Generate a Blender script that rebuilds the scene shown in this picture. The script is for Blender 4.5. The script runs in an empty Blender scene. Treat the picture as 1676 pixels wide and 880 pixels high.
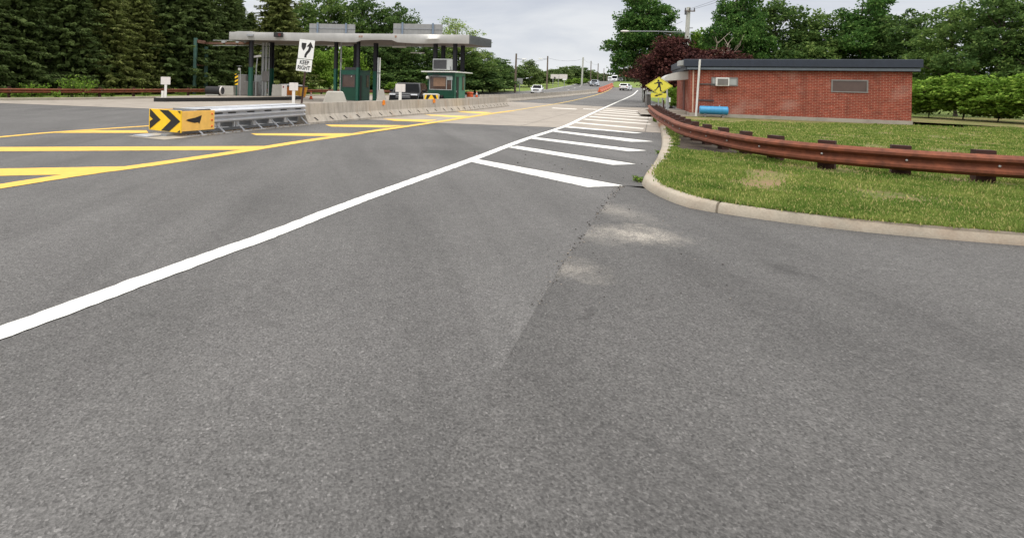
import bpy, bmesh, math, random
from mathutils import Vector, Matrix, Quaternion
import numpy as np
R = math.radians
S = bpy.context.scene
COL = S.collection

# ------------------------------------------------------------------ camera, sky, sun, exposure
CAMZ, F, PX0, PY0, ROLL = 1.62, 870.0, 600.0, 136.0, R(1.3)
cam_d = bpy.data.cameras.new('camera')
cam = bpy.data.objects.new('camera', cam_d)
COL.objects.link(cam)
cam_d.sensor_width = 36.0
cam_d.lens = F / 1676 * 36
cam_d.shift_x = (838 - PX0) / 1676
cam_d.shift_y = -(440 - PY0) / 1676
cam_d.clip_start = 0.05
cam_d.clip_end = 3000
cam.location = (0, 0, CAMZ)
cam.rotation_mode = 'QUATERNION'
cam.rotation_quaternion = Quaternion((1, 0, 0), R(90)) @ Quaternion((0, 0, 1), ROLL)
S.camera = cam

SUN_EL, SUN_AZ = R(58), R(215)          # azimuth clockwise from +Y: behind the camera, to its left
W = bpy.data.worlds.new('World')
S.world = W
W.use_nodes = True
nt = W.node_tree
nt.nodes.clear()
def wn(t): return nt.nodes.new(t)
out = wn('ShaderNodeOutputWorld')
sky = wn('ShaderNodeTexSky'); sky.sky_type = 'NISHITA'; sky.sun_disc = False
sky.sun_elevation = SUN_EL; sky.sun_rotation = SUN_AZ; sky.dust_density = 3
bg1 = wn('ShaderNodeBackground'); bg1.inputs[1].default_value = 0.10
nt.links.new(sky.outputs[0], bg1.inputs[0])
tc = wn('ShaderNodeTexCoord')
sep = wn('ShaderNodeSeparateXYZ'); nt.links.new(tc.outputs['Generated'], sep.inputs[0])
# overcast: about three times brighter overhead than at the horizon
el = wn('ShaderNodeValToRGB')
el.color_ramp.elements[0].position = 0.0;  el.color_ramp.elements[0].color = (0.325, 0.335, 0.350, 1)
el.color_ramp.elements[1].position = 1.0;  el.color_ramp.elements[1].color = (1.0, 0.985, 0.965, 1)
e = el.color_ramp.elements.new(0.06); e.color = (0.300, 0.309, 0.322, 1)
e = el.color_ramp.elements.new(0.17); e.color = (0.265, 0.276, 0.297, 1)
e = el.color_ramp.elements.new(0.40); e.color = (0.55, 0.55, 0.55, 1)
nt.links.new(sep.outputs['Z'], el.inputs[0])
mp = wn('ShaderNodeMapping'); mp.inputs['Scale'].default_value = (2.2, 2.2, 11)
nt.links.new(tc.outputs['Generated'], mp.inputs[0])
nz = wn('ShaderNodeTexNoise'); nz.inputs['Scale'].default_value = 1.6; nz.inputs['Detail'].default_value = 6
nz.inputs['Roughness'].default_value = 0.52; nz.inputs['Distortion'].default_value = 0.4
nt.links.new(mp.outputs[0], nz.inputs['Vector'])
cr = wn('ShaderNodeValToRGB')
cr.color_ramp.elements[0].position = 0.36; cr.color_ramp.elements[0].color = (0.84, 0.86, 0.90, 1)
cr.color_ramp.elements[1].position = 0.64; cr.color_ramp.elements[1].color = (1.08, 1.07, 1.05, 1)
nt.links.new(nz.outputs[0], cr.inputs[0])
mul = wn('ShaderNodeMixRGB'); mul.blend_type = 'MULTIPLY'; mul.inputs[0].default_value = 1
nt.links.new(el.outputs[0], mul.inputs[1]); nt.links.new(cr.outputs[0], mul.inputs[2])
bg2 = wn('ShaderNodeBackground'); bg2.inputs[1].default_value = 2.7
nt.links.new(mul.outputs[0], bg2.inputs[0])
mix = wn('ShaderNodeMixShader'); mix.inputs[0].default_value = 0.93
nt.links.new(bg1.outputs[0], mix.inputs[1]); nt.links.new(bg2.outputs[0], mix.inputs[2])
nt.links.new(mix.outputs[0], out.inputs[0])

sd = bpy.data.lights.new('sun', 'SUN'); sd.energy = 1.2; sd.angle = R(25); sd.color = (1, 0.965, 0.91)
so = bpy.data.objects.new('sun', sd); COL.objects.link(so)
so.rotation_euler = (R(90) - SUN_EL, 0, -SUN_AZ + math.pi)
sdir = Vector((math.sin(SUN_AZ) * math.cos(SUN_EL), math.cos(SUN_AZ) * math.cos(SUN_EL), math.sin(SUN_EL)))
so.rotation_euler = sdir.to_track_quat('Z', 'Y').to_euler()
so.location = sdir * 60
vs = S.view_settings
vs.view_transform = 'Standard'; vs.look = 'None'; vs.gamma = 1; vs.exposure = 0.0; vs.use_curve_mapping = False

# ------------------------------------------------------------------ where a point of the place lies
def h(y):
    """height of the land: level near by, a long rise beyond 50 m"""
    if y < 50: return 0.0
    if y < 125: return 0.00029 * (y - 50) ** 2
    d = min(y - 125, 160)
    return 1.631 + 0.0435 * d - 0.000136 * d * d
def ray(px, py):
    dx, dy = px - PX0, py - PY0
    u = dx * math.cos(ROLL) + dy * math.sin(ROLL)
    v = -dx * math.sin(ROLL) + dy * math.cos(ROLL)
    return u / F, -v / F
def at(px, py, y):
    a, b = ray(px, py)
    return Vector((a * y, y, CAMZ + b * y))
def G(px, py, z=0.0):
    a, b = ray(px, py)
    y = (z - CAMZ) / b
    return Vector((a * y, y, z))
def GT(px, py):
    a, b = ray(px, py)
    y = 3.0
    while y < 420:
        if CAMZ + b * y <= h(y): break
        y += 0.1
    return Vector((a * y, y, h(y)))
def on(px, y, z=None):
    """the point of the land at distance y that lies towards px"""
    a, b = ray(px, 140)
    return Vector((a * y, y, h(y) if z is None else z))
LANE = 28.5                                # lanes run this far clockwise from +Y

# ------------------------------------------------------------------ mesh helpers
class MB:
    def __init__(s): s.v = []; s.f = []; s.m = []; s.mi = 0
    def add(s, vs, fs, mi=None):
        o = len(s.v); s.v.extend([tuple(q) for q in vs])
        for f in fs: s.f.append(tuple(i + o for i in f)); s.m.append(s.mi if mi is None else mi)
        return s
    def box(s, cx, cy, cz, sx, sy, sz, rz=0, mi=None, top=1.0):
        c, n = math.cos(rz), math.sin(rz); vs = []
        for k, z in ((1, -sz / 2), (top, sz / 2)):
            for x, y in ((-1, -1), (1, -1), (1, 1), (-1, 1)):
                X, Y = x * sx / 2 * k, y * sy / 2 * k
                vs.append((cx + X * c - Y * n, cy + X * n + Y * c, cz + z))
        return s.add(vs, [(0, 3, 2, 1), (4, 5, 6, 7), (0, 1, 5, 4), (1, 2, 6, 5), (2, 3, 7, 6), (3, 0, 4, 7)], mi)
    def cyl(s, p0, p1, r0, r1=None, n=12, mi=None):
        p0, p1 = Vector(p0), Vector(p1); r1 = r0 if r1 is None else r1
        q = (p1 - p0).to_track_quat('Z', 'Y'); vs = []
        for p, r in ((p0, r0), (p1, r1)):
            for k in range(n):
                a = 2 * math.pi * k / n
                vs.append(p + q @ Vector((r * math.cos(a), r * math.sin(a), 0)))
        fs = [(k, (k + 1) % n, n + (k + 1) % n, n + k) for k in range(n)]
        fs += [tuple(range(n - 1, -1, -1)), tuple(range(n, 2 * n))]
        return s.add(vs, fs, mi)
    def tube(s, pts, r, n=6, mi=None):
        pts = [Vector(p) for p in pts]; vs = []; fs = []
        rs = r if isinstance(r, (list, tuple)) else [r] * len(pts)
        for i, p in enumerate(pts):
            t = (pts[min(i + 1, len(pts) - 1)] - pts[max(i - 1, 0)])
            q = t.to_track_quat('Z', 'Y')
            for k in range(n):
                a = 2 * math.pi * k / n
                vs.append(p + q @ Vector((rs[i] * math.cos(a), rs[i] * math.sin(a), 0)))
        for i in range(len(pts) - 1):
            for k in range(n):
                fs.append((i * n + k, i * n + (k + 1) % n, (i + 1) * n + (k + 1) % n, (i + 1) * n + k))
        fs += [tuple(range(n - 1, -1, -1)), tuple(range((len(pts) - 1) * n, len(pts) * n))]
        return s.add(vs, fs, mi)
    def prism(s, poly, a, b, plane='xz', mi=None):
        n = len(poly)
        def p(q, d):
            return (q[0], d, q[1]) if plane == 'xz' else ((q[0], q[1], d) if plane == 'xy' else (d, q[0], q[1]))
        vs = [p(q, a) for q in poly] + [p(q, b) for q in poly]
        fs = [(k, (k + 1) % n, n + (k + 1) % n, n + k) for k in range(n)]
        fs += [tuple(range(n - 1, -1, -1)), tuple(range(n, 2 * n))]
        return s.add(vs, fs, mi)
    def ball(s, c, r, sc=(1, 1, 1), nu=12, nv=8, mi=None):
        vs = [(c[0], c[1], c[2] - r * sc[2])]; fs = []
        for j in range(1, nv):
            t = -math.pi / 2 + math.pi * j / nv
            for k in range(nu):
                a = 2 * math.pi * k / nu
                vs.append((c[0] + r * sc[0] * math.cos(t) * math.cos(a), c[1] + r * sc[1] * math.cos(t) * math.sin(a), c[2] + r * sc[2] * math.sin(t)))
        vs.append((c[0], c[1], c[2] + r * sc[2])); L = len(vs) - 1
        for k in range(nu):
            fs.append((0, 1 + (k + 1) % nu, 1 + k))
            fs.append((L, L - nu + k, L - nu + (k + 1) % nu))
        for j in range(nv - 2):
            for k in range(nu):
                a = 1 + j * nu
                fs.append((a + k, a + (k + 1) % nu, a + nu + (k + 1) % nu, a + nu + k))
        return s.add(vs, fs, mi)
    def sweep(s, prof, path, closed=True, mi=None, cap=True):
        """prof: (offset to the right, height) carried along path"""
        path = [Vector(p) for p in path]; n = len(prof); vs = []; fs = []
        for i, p in enumerate(path):
            t = path[min(i + 1, len(path) - 1)] - path[max(i - 1, 0)]
            t.z = 0; t.normalize(); r = Vector((t.y, -t.x, 0))
            for d, z in prof: vs.append(p + r * d + Vector((0, 0, z)))
        m = n if closed else n - 1
        for i in range(len(path) - 1):
            for k in range(m):
                fs.append((i * n + k, i * n + (k + 1) % n, (i + 1) * n + (k + 1) % n, (i + 1) * n + k))
        if closed and cap:
            fs += [tuple(range(n - 1, -1, -1)), tuple(range((len(path) - 1) * n, len(path) * n))]
        return s.add(vs, fs, mi)
    def build(s, name, mats, parent=None, smooth=None, bevel=0, solid=0, loc=None, rz=0):
        me = bpy.data.meshes.new(name)
        me.from_pydata(s.v, [], s.f)
        for m in (mats if isinstance(mats, (list, tuple)) else [mats]): me.materials.append(m)
        if any(s.m): me.polygons.foreach_set('material_index', s.m)
        me.update()
        bm = bmesh.new(); bm.from_mesh(me)
        bmesh.ops.recalc_face_normals(bm, faces=bm.faces) if len(s.f) < 6000 else None
        bm.to_mesh(me); bm.free()
        if smooth is not None:
            me.polygons.foreach_set('use_smooth', [True] * len(me.polygons))
            me.set_sharp_from_angle(angle=R(smooth))
        o = bpy.data.objects.new(name, me); COL.objects.link(o)
        if parent: o.parent = parent
        if loc is not None: o.location = loc
        o.rotation_euler.z = rz
        if solid:
            k = o.modifiers.new('thickness', 'SOLIDIFY'); k.thickness = solid; k.offset = 0
        if bevel:
            k = o.modifiers.new('bevel', 'BEVEL'); k.width = bevel; k.segments = 2; k.limit_method = 'ANGLE'; k.angle_limit = R(40)
        return o
def tag(o, label, cat, group=None, kind=None):
    o['label'] = label; o['category'] = cat
    if group: o['group'] = group
    if kind: o['kind'] = kind
    return o
def thing(name, label, cat, loc=(0, 0, 0), rz=0, group=None):
    o = bpy.data.objects.new(name, None); COL.objects.link(o)
    o.empty_display_size = 0.2; o.location = loc; o.rotation_euler = (0, 0, rz)
    return tag(o, label, cat, group)
def struct(o, kind='structure'):
    o['kind'] = kind; return o
def dup(root, loc, rz=0, label=None, sc=None, group=None):
    r = root.copy(); COL.objects.link(r); r.location = loc; r.rotation_euler = (0, 0, rz)
    if sc: r.scale = sc if isinstance(sc, (list, tuple)) else (sc, sc, sc)
    if label: r['label'] = label
    if group: r['group'] = group
    for ch in list(root.children):
        c = ch.copy(); COL.objects.link(c); c.parent = r
        for g in ch.children:
            d = g.copy(); COL.objects.link(d); d.parent = c
    return r
def text_mesh(txt, size, mat, name, parent, loc, rot, ext=0.002, sx=1.0, off=0.0):
    c = bpy.data.curves.new(name, 'FONT'); c.body = txt; c.size = size; c.align_x = 'CENTER'; c.align_y = 'CENTER'; c.extrude = ext; c.offset = off
    c.space_line = 0.95
    t = bpy.data.objects.new(name + '_curve', c); COL.objects.link(t)
    bpy.context.view_layer.update()
    me = bpy.data.meshes.new_from_object(t.evaluated_get(bpy.context.evaluated_depsgraph_get()))
    bpy.data.objects.remove(t); bpy.data.curves.remove(c)
    me.materials.clear(); me.materials.append(mat)
    o = bpy.data.objects.new(name, me); COL.objects.link(o); o.parent = parent; o.location = loc; o.rotation_euler = rot; o.scale = (sx, 1, 1)
    return o

# ------------------------------------------------------------------ materials
def srgb(r, g, b):
    f = lambda c: (c / 255 / 12.92) if c / 255 <= 0.04045 else ((c / 255 + 0.055) / 1.055) ** 2.4
    return (f(r), f(g), f(b))
class NT:
    def __init__(s, m): s.t = m.node_tree; s.n = s.t.nodes; s.b = s.n.get('Principled BSDF')
    def new(s, t, **k):
        x = s.n.new(t)
        for a, b in k.items():
            if a in x.inputs: x.inputs[a].default_value = b
            else: setattr(x, a, b)
        return x
    def link(s, a, b): s.t.links.new(a, b)
    def noise(s, vec, scale, detail=4, rough=0.55, dist=0.0):
        x = s.new('ShaderNodeTexNoise'); x.inputs['Scale'].default_value = scale; x.inputs['Detail'].default_value = detail
        x.inputs['Roughness'].default_value = rough; x.inputs['Distortion'].default_value = dist
        if vec is not None: s.link(vec, x.inputs['Vector'])
        return x.outputs[0]
    def ramp(s, fac, stops):
        x = s.new('ShaderNodeValToRGB'); r = x.color_ramp
        while len(r.elements) < len(stops): r.elements.new(0.5)
        for el_, (p, c) in zip(r.elements, stops):
            el_.position = p; el_.color = (c, c, c, 1) if not isinstance(c, (tuple, list)) else (*c[:3], 1)
        s.link(fac, x.inputs[0]); return x.outputs[0]
    def mix(s, fac, a, b, mode='MIX'):
        x = s.new('ShaderNodeMixRGB'); x.blend_type = mode
        for i, q in ((0, fac), (1, a), (2, b)):
            if isinstance(q, (int, float)): x.inputs[i].default_value = q if i == 0 else (q, q, q, 1)
            elif isinstance(q, tuple): x.inputs[i].default_value = (*q[:3], 1)
            else: s.link(q, x.inputs[i])
        return x.outputs[0]
    def math(s, op, a, b=0.0, c=None):
        x = s.new('ShaderNodeMath'); x.operation = op
        for i, q in enumerate((a, b, c)):
            if q is None: continue
            if isinstance(q, (int, float)): x.inputs[i].default_value = q
            else: s.link(q, x.inputs[i])
        return x.outputs[0]
    def pos(s): return s.new('ShaderNodeNewGeometry').outputs['Position']
    def objc(s): return s.new('ShaderNodeTexCoord').outputs['Object']
    def mapping(s, vec, scale=(1, 1, 1), rot=(0, 0, 0), loc=(0, 0, 0)):
        x = s.new('ShaderNodeMapping'); x.inputs['Scale'].default_value = scale; x.inputs['Rotation'].default_value = rot; x.inputs['Location'].default_value = loc
        s.link(vec, x.inputs[0]); return x.outputs[0]
    def bump(s, hgt, strength, dist=0.01):
        x = s.new('ShaderNodeBump'); x.inputs['Strength'].default_value = strength; x.inputs['Distance'].default_value = dist
        s.link(hgt, x.inputs['Height']); s.link(x.outputs[0], s.b.inputs['Normal'])
    def base(s, c):
        if isinstance(c, tuple): s.b.inputs['Base Color'].default_value = (*c[:3], 1)
        else: s.link(c, s.b.inputs['Base Color'])
def newmat(name, rough=0.6, metal=0.0, spec=None):
    m = bpy.data.materials.new(name); m.use_nodes = True
    k = NT(m); k.b.inputs['Roughness'].default_value = rough; k.b.inputs['Metallic'].default_value = metal
    if spec is not None: k.b.inputs['Specular IOR Level'].default_value = spec
    return m, k
def mat(name, c, rough=0.6, metal=0.0, var=0.15, scale=6, bump=0.0, streak=0.0, coat=0.0, dirt=None):
    """a plain material with some uneven wear"""
    m, k = newmat(name, rough, metal)
    v = k.objc()
    n = k.noise(v, scale, 5, 0.6)
    lo = tuple(x * (1 - var) for x in c); hi = tuple(min(1, x * (1 + var)) for x in c)
    col = k.ramp(n, [(0.3, lo), (0.7, hi)])
    if streak:
        sv = k.mapping(v, (7, 7, 0.5)); sn = k.noise(sv, 1.0, 4, 0.6)
        col = k.mix(k.ramp(sn, [(0.45, 0.0), (0.75, streak)]), col, dirt or tuple(x * 0.35 for x in c))
    k.base(col)
    if bump: k.bump(k.noise(v, scale * 6, 4), bump, 0.01)
    if coat: k.b.inputs['Coat Weight'].default_value = coat; k.b.inputs['Coat Roughness'].default_value = 0.05
    return m

def asphalt(name, c, dust=(), seed=0, speck=1.0, cracks=0.0):
    m, k = newmat(name, 0.88, spec=0.3)
    p = k.mapping(k.pos(), loc=(seed * 7.3, seed * 3.1, 0))
    fine = k.noise(p, 75, 3, 0.75)
    vo = k.new('ShaderNodeTexVoronoi'); vo.inputs['Scale'].default_value = 95; k.link(p, vo.inputs['Vector'])
    stone = k.ramp(vo.outputs['Color'], [(0.0, 0.5), (0.5, 0.92), (0.80, 1.08), (1.0, 1.7)])
    med = k.noise(p, 9, 5, 0.7)
    big = k.noise(k.mapping(p, (1.6, 0.22, 1), (0, 0, R(LANE))), 0.55, 5, 0.6, 0.6)
    pat = k.noise(p, 0.35, 4, 0.6, 0.5)
    col = k.mix(1.0, c, k.ramp(fine, [(0.25, 0.52), (0.5, 1.0), (0.76, 1.5)]), 'MULTIPLY')
    col = k.mix(0.95 * speck, col, stone, 'MULTIPLY')
    col = k.mix(1.0, col, k.ramp(med, [(0.25, 0.86), (0.75, 1.14)]), 'MULTIPLY')
    col = k.mix(1.0, col, k.ramp(big, [(0.28, 0.80), (0.5, 1.0), (0.72, 1.16)]), 'MULTIPLY')
    col = k.mix(1.0, col, k.ramp(pat, [(0.3, 0.88), (0.7, 1.1)]), 'MULTIPLY')
    # hairline cracks
    cv = k.new('ShaderNodeTexVoronoi'); cv.feature = 'DISTANCE_TO_EDGE'; cv.inputs['Scale'].default_value = 0.32
    wob = k.new('ShaderNodeVectorMath'); wob.operation = 'MULTIPLY_ADD'
    wn_ = k.new('ShaderNodeTexNoise'); wn_.inputs['Scale'].default_value = 1.6; wn_.inputs['Detail'].default_value = 7; k.link(p, wn_.inputs['Vector'])
    k.link(wn_.outputs['Color'], wob.inputs[0]); wob.inputs[1].default_value = (0.9, 0.9, 0); k.link(p, wob.inputs[2])
    k.link(wob.outputs[0], cv.inputs['Vector'])
    crack = k.ramp(cv.outputs['Distance'], [(0.0, 1.0), (0.0026, 0.8), (0.006, 0.0)])
    crack = k.math('MULTIPLY', crack, k.ramp(k.noise(p, 0.7, 3), [(0.52, 0.0), (0.60, cracks)]))
    col = k.mix(crack, col, tuple(x * 0.35 for x in c))
    # scattered oil spots
    so_ = k.ramp(k.noise(p, 2.3, 2, 0.4), [(0.70, 0.0), (0.80, 0.45)])
    col = k.mix(so_, col, tuple(x * 0.55 for x in c))
    for (x, y, rx, ry, rot, amt) in dust:            # sandy stains with their own shapes
        q = k.mapping(k.pos(), loc=(-x, -y, 0))
        q = k.mapping(q, (1 / rx, 1 / ry, 0), (0, 0, rot))
        ln = k.new('ShaderNodeVectorMath'); ln.operation = 'LENGTH'; k.link(q, ln.inputs[0])
        d = k.math('ADD', ln.outputs['Value'], k.math('MULTIPLY', k.math('SUBTRACT', k.noise(k.pos(), 3.2, 9, 0.78), 0.5), 2.6))
        d = k.ramp(d, [(0.0, amt), (0.45, amt * 0.45), (1.0, 0.0)])
        d = k.math('MULTIPLY', d, k.ramp(fine, [(0.36, 0.05), (0.6, 1.0)]))
        col = k.mix(d, col, srgb(176, 168, 156))
    k.base(col)
    k.bump(k.math('ADD', fine, k.math('MULTIPLY', vo.outputs['Distance'], 1.0)), 0.55, 0.006)
    return m
def concrete(name, c, joints=None, stain=0.35, rust=0.0):
    m, k = newmat(name, 0.85, spec=0.3)
    p = k.pos()
    col = k.mix(1.0, c, k.ramp(k.noise(p, 40, 4, 0.7), [(0.25, 0.82), (0.75, 1.15)]), 'MULTIPLY')
    col = k.mix(1.0, col, k.ramp(k.noise(p, 0.8, 6, 0.65, 0.6), [(0.28, 1 - stain), (0.55, 1.0), (0.8, 1.1)]), 'MULTIPLY')
    if rust:
        col = k.mix(k.ramp(k.noise(p, 1.3, 5, 0.6), [(0.48, 0.0), (0.7, rust)]), col, srgb(150, 100, 62))
    if joints:
        for ang, off, sp in joints:
            q = k.mapping(p, rot=(0, 0, ang))
            sx = k.new('ShaderNodeSeparateXYZ'); k.link(q, sx.inputs[0])
            fr = k.math('PINGPONG', k.math('ADD', sx.outputs['X'], off), sp / 2)
            ln = k.ramp(fr, [(0.0, 0.75), (0.012, 0.6), (0.03, 0.0)])
            col = k.mix(ln, col, tuple(x * 0.3 for x in c))
    k.base(col); k.bump(k.noise(p, 60, 4), 0.25, 0.004)
    return m
def barrier_mat(name, c):
    m, k = newmat(name, 0.88, spec=0.25)
    p = k.pos()
    col = k.mix(1.0, c, k.ramp(k.noise(p, 30, 4, 0.7), [(0.25, 0.85), (0.75, 1.12)]), 'MULTIPLY')
    st = k.noise(k.mapping(p, (5, 5, 0.35)), 1.0, 5, 0.65)
    col = k.mix(k.ramp(st, [(0.42, 0.0), (0.72, 0.62)]), col, tuple(x * 0.42 for x in c))
    rs = k.noise(k.mapping(p, (1.3, 1.3, 0.2), loc=(3, 8, 0)), 1.0, 3, 0.6)
    col = k.mix(k.ramp(rs, [(0.60, 0.0), (0.74, 0.45)]), col, srgb(150, 104, 60))
    col = k.mix(k.ramp(k.noise(p, 1.5, 5, 0.6), [(0.35, 0.3), (0.6, 0.0)]), col, tuple(x * 0.5 for x in c))
    k.base(col); k.bump(k.noise(p, 50, 4), 0.3, 0.004)
    return m
def paint(name, c, under, wear=0.35):
    """road paint with the ground showing through where it is worn"""
    m, k = newmat(name, 0.7, spec=0.3)
    p = k.pos()
    n = k.math('ADD', k.math('MULTIPLY', k.noise(p, 55, 3, 0.7), 0.45), k.math('MULTIPLY', k.noise(p, 1.3, 5, 0.65), 0.6))
    col = k.mix(1.0, c, k.ramp(k.noise(p, 5, 5, 0.7), [(0.25, 0.86), (0.7, 1.05)]), 'MULTIPLY')
    col = k.mix(k.ramp(n, [(0.53 + 0.1 * (1 - wear), 0.0), (0.70 + 0.1 * (1 - wear), wear)]), col, under)
    k.base(col); k.bump(k.noise(p, 75, 3), 0.3, 0.004)
    return m
def grass_ground(name, a, b, dirt, dl=0.62):
    m, k = newmat(name, 0.95, spec=0.1)
    p = k.pos()
    col = k.mix(k.ramp(k.noise(p, 0.6, 6, 0.65), [(0.35, 0.0), (0.65, 1.0)]), a, b)
    col = k.mix(1.0, col, k.ramp(k.noise(p, 14, 5, 0.75), [(0.25, 0.55), (0.75, 1.35)]), 'MULTIPLY')
    col = k.mix(k.ramp(k.noise(p, 1.1, 5, 0.6, 0.4), [(dl, 0.0), (dl + 0.1, 0.9)]), col, dirt)
    k.base(col); k.bump(k.noise(p, 30, 5, 0.7), 0.8, 0.03)
    return m
def leafmat(name, a, b, trans=0.25, c=None, big=0.6):
    m, k = newmat(name, 0.75, spec=0.08)
    g = k.new('ShaderNodeNewGeometry')
    n = k.noise(g.outputs['Position'], big, 4, 0.6)
    col = k.mix(k.ramp(n, [(0.33, 0.0), (0.67, 1.0)]), a, b)
    if c: col = k.mix(k.ramp(g.outputs['Random Per Island'], [(0.78, 0.0), (0.95, 0.8)]), col, c)
    col = k.mix(1.0, col, k.ramp(g.outputs['Random Per Island'], [(0.0, 0.72), (1.0, 1.3)]), 'MULTIPLY')
    k.base(col)
    tr = k.new('ShaderNodeBsdfTranslucent'); k.link(col, tr.inputs[0])
    ms = k.new('ShaderNodeMixShader'); ms.inputs[0].default_value = trans
    o = k.n.get('Material Output')
    k.link(k.b.outputs[0], ms.inputs[1]); k.link(tr.outputs[0], ms.inputs[2]); k.link(ms.outputs[0], o.inputs[0])
    return m
def brickmat(name):
    m, k = newmat(name, 0.85, spec=0.2)
    v = k.objc()
    sx = k.new('ShaderNodeSeparateXYZ'); k.link(v, sx.inputs[0])
    cb = k.new('ShaderNodeCombineXYZ'); k.link(k.math('ADD', sx.outputs['X'], sx.outputs['Y']), cb.inputs[0]); k.link(sx.outputs['Z'], cb.inputs[1])
    b = k.new('ShaderNodeTexBrick'); k.link(cb.outputs[0], b.inputs['Vector'])
    b.inputs['Color1'].default_value = (*srgb(148, 68, 50), 1); b.inputs['Color2'].default_value = (*srgb(126, 52, 38), 1)
    b.inputs['Mortar'].default_value = (*srgb(164, 132, 114), 1)
    b.inputs['Scale'].default_value = 1; b.inputs['Mortar Size'].default_value = 0.008; b.inputs['Bias'].default_value = -0.1
    b.inputs['Brick Width'].default_value = 0.23; b.inputs['Row Height'].default_value = 0.086
    col = k.mix(1.0, b.outputs['Color'], k.ramp(k.noise(v, 3, 6, 0.7), [(0.3, 0.68), (0.7, 1.22)]), 'MULTIPLY')
    st = k.noise(k.mapping(v, (1.6, 1.6, .22)), 1.0, 5, .6); col = k.mix(k.ramp(st, [(.5, 0.0), (.75, .45)]), col, srgb(84, 52, 44))
    pz_ = k.noise(v, .7, 3, .5); col = k.mix(k.ramp(pz_, [(.55, 0.0), (.72, .22)]), col, srgb(196, 170, 156))
    k.base(col); k.bump(b.outputs['Fac'], -0.5, 0.01)
    return m

ASPH = srgb(108, 106, 105)
M = {}
M['asphalt'] = asphalt('asphalt', srgb(97, 95, 93), seed=1)
pA, pB, pC = G(1052, 383), G(935, 440), G(1010, 345)
M['asphalt_dark'] = asphalt('driveway_asphalt', srgb(91, 89, 87), seed=2, cracks=0.7, dust=(
    (pA.x, pA.y, 0.55, 0.50, 0.3, 0.95), (pB.x, pB.y, 0.36, 0.45, 0.2, 0.45), (pC.x, pC.y, 0.42, 0.8, 0.4, 0.45), (pA.x - 0.5, pA.y - 0.1, 0.6, 0.45, 0, 0.4)))
M['asphalt_far'] = asphalt('far_asphalt', srgb(106, 104, 102), seed=3)
M['pad'] = concrete('plaza_concrete', srgb(152, 143, 132), joints=((R(LANE), 0.3, 4.5), (R(LANE + 90), 1.0, 9.0)), stain=0.25)
M['concrete'] = concrete('concrete', srgb(160, 152, 140))
M['kerb'] = concrete('kerb_concrete', srgb(164, 154, 138), stain=0.3, rust=0.25)
M['kerb_rusty'] = concrete('kerb_concrete_rusty', srgb(160, 140, 118), stain=0.3, rust=0.7)
M['block'] = concrete('painted_concrete', srgb(182, 178, 168), stain=0.18)
M['barrier'] = barrier_mat('barrier_concrete', srgb(182, 173, 160))
M['slot'] = mat('slot_dark', srgb(58, 52, 48), 0.9)
M['white_line'] = paint('white_road_paint', srgb(224, 222, 215), ASPH, 0.55)
M['worn_white'] = paint('worn_white_road_paint', srgb(218, 212, 202), srgb(152, 143, 132), 0.8)
M['yellow_line'] = paint('yellow_road_paint', srgb(220, 176, 80), ASPH, 0.5)
M['worn_yellow'] = paint('worn_yellow_road_paint', srgb(222, 186, 96), srgb(152, 143, 132), 0.85)
M['grass'] = grass_ground('grass_ground', srgb(98, 116, 58), srgb(122, 134, 72), srgb(138, 124, 92), .68)
M['verge'] = grass_ground('verge_ground', srgb(96, 104, 58), srgb(126, 120, 76), srgb(140, 116, 92), .52)
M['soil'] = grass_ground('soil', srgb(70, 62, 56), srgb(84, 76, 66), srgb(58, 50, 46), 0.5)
M['rust'] = mat('weathering_steel', srgb(113, 61, 38), 0.85, 0.0, 0.38, 5, 0.3, streak=0.65)
M['rust_dark'] = mat('dark_weathering_steel', srgb(62, 36, 28), 0.85, 0.1, 0.3, 7, 0.2)
M['galv'] = mat('galvanised_steel', srgb(190, 192, 196), 0.42, 0.45, 0.08, 2, 0.0, streak=0.15)
M['galv_dull'] = mat('dull_galvanised_steel', srgb(150, 152, 154), 0.55, 0.4, 0.15, 6)
M['aluminium'] = mat('aluminium', srgb(176, 174, 170), 0.42, 0.3, 0.14, .7, 0.0, streak=0.10, dirt=srgb(130, 122, 110))
M['panel_back'] = mat('sign_panel_back', srgb(150, 150, 148), 0.6, 0.2, 0.1, 2, streak=0.25)
M['soffit'] = mat('soffit_metal', srgb(118, 108, 102), 0.8, 0.0, 0.25, 1.0, streak=0.4)
M['end_metal'] = mat('ribbed_end_metal', srgb(104, 108, 108), 0.6, 0.2)
M['green'] = mat('green_paint', srgb(26, 82, 66), 0.45, 0.0, 0.15, 3, streak=0.3)
M['green_dark'] = mat('dark_green_paint', srgb(12, 64, 46), 0.45, 0.0, 0.12, 3, streak=0.2)
M['green_pale'] = mat('faded_green_paint', srgb(74, 134, 108), 0.5, 0.0, 0.12, 3, streak=0.25)
M['navy'] = mat('dark_column_paint', srgb(38, 38, 44), 0.5, 0.0, 0.15, 3)
M['gantry_green'] = mat('gantry_green_paint', srgb(66, 98, 88), 0.5, 0.0, 0.15, 3, streak=0.3)
M['white'] = mat('white_paint', srgb(222, 220, 214), 0.55, 0.0, 0.05, 4, streak=0.12)
M['sign_white'] = mat('white_sign_sheeting', srgb(232, 232, 228), 0.45, 0.0, 0.04, 5, streak=0.1)
M['off_white'] = mat('faded_white_plate', srgb(214, 208, 202), 0.6, 0.0, 0.05, 5, streak=0.1)
M['black'] = mat('black_sheeting', srgb(30, 29, 28), 0.5, 0.0, 0.2, 8)
M['dark_grey'] = mat('dark_grey', srgb(66, 66, 68), 0.55)
M['grey'] = mat('grey_cabinet', srgb(126, 122, 118), 0.6, 0.1, 0.12, 3, streak=0.25)
M['grey_pale'] = mat('pale_grey_metal', srgb(168, 170, 168), 0.5, 0.2, 0.1, 4, streak=0.15)
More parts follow.
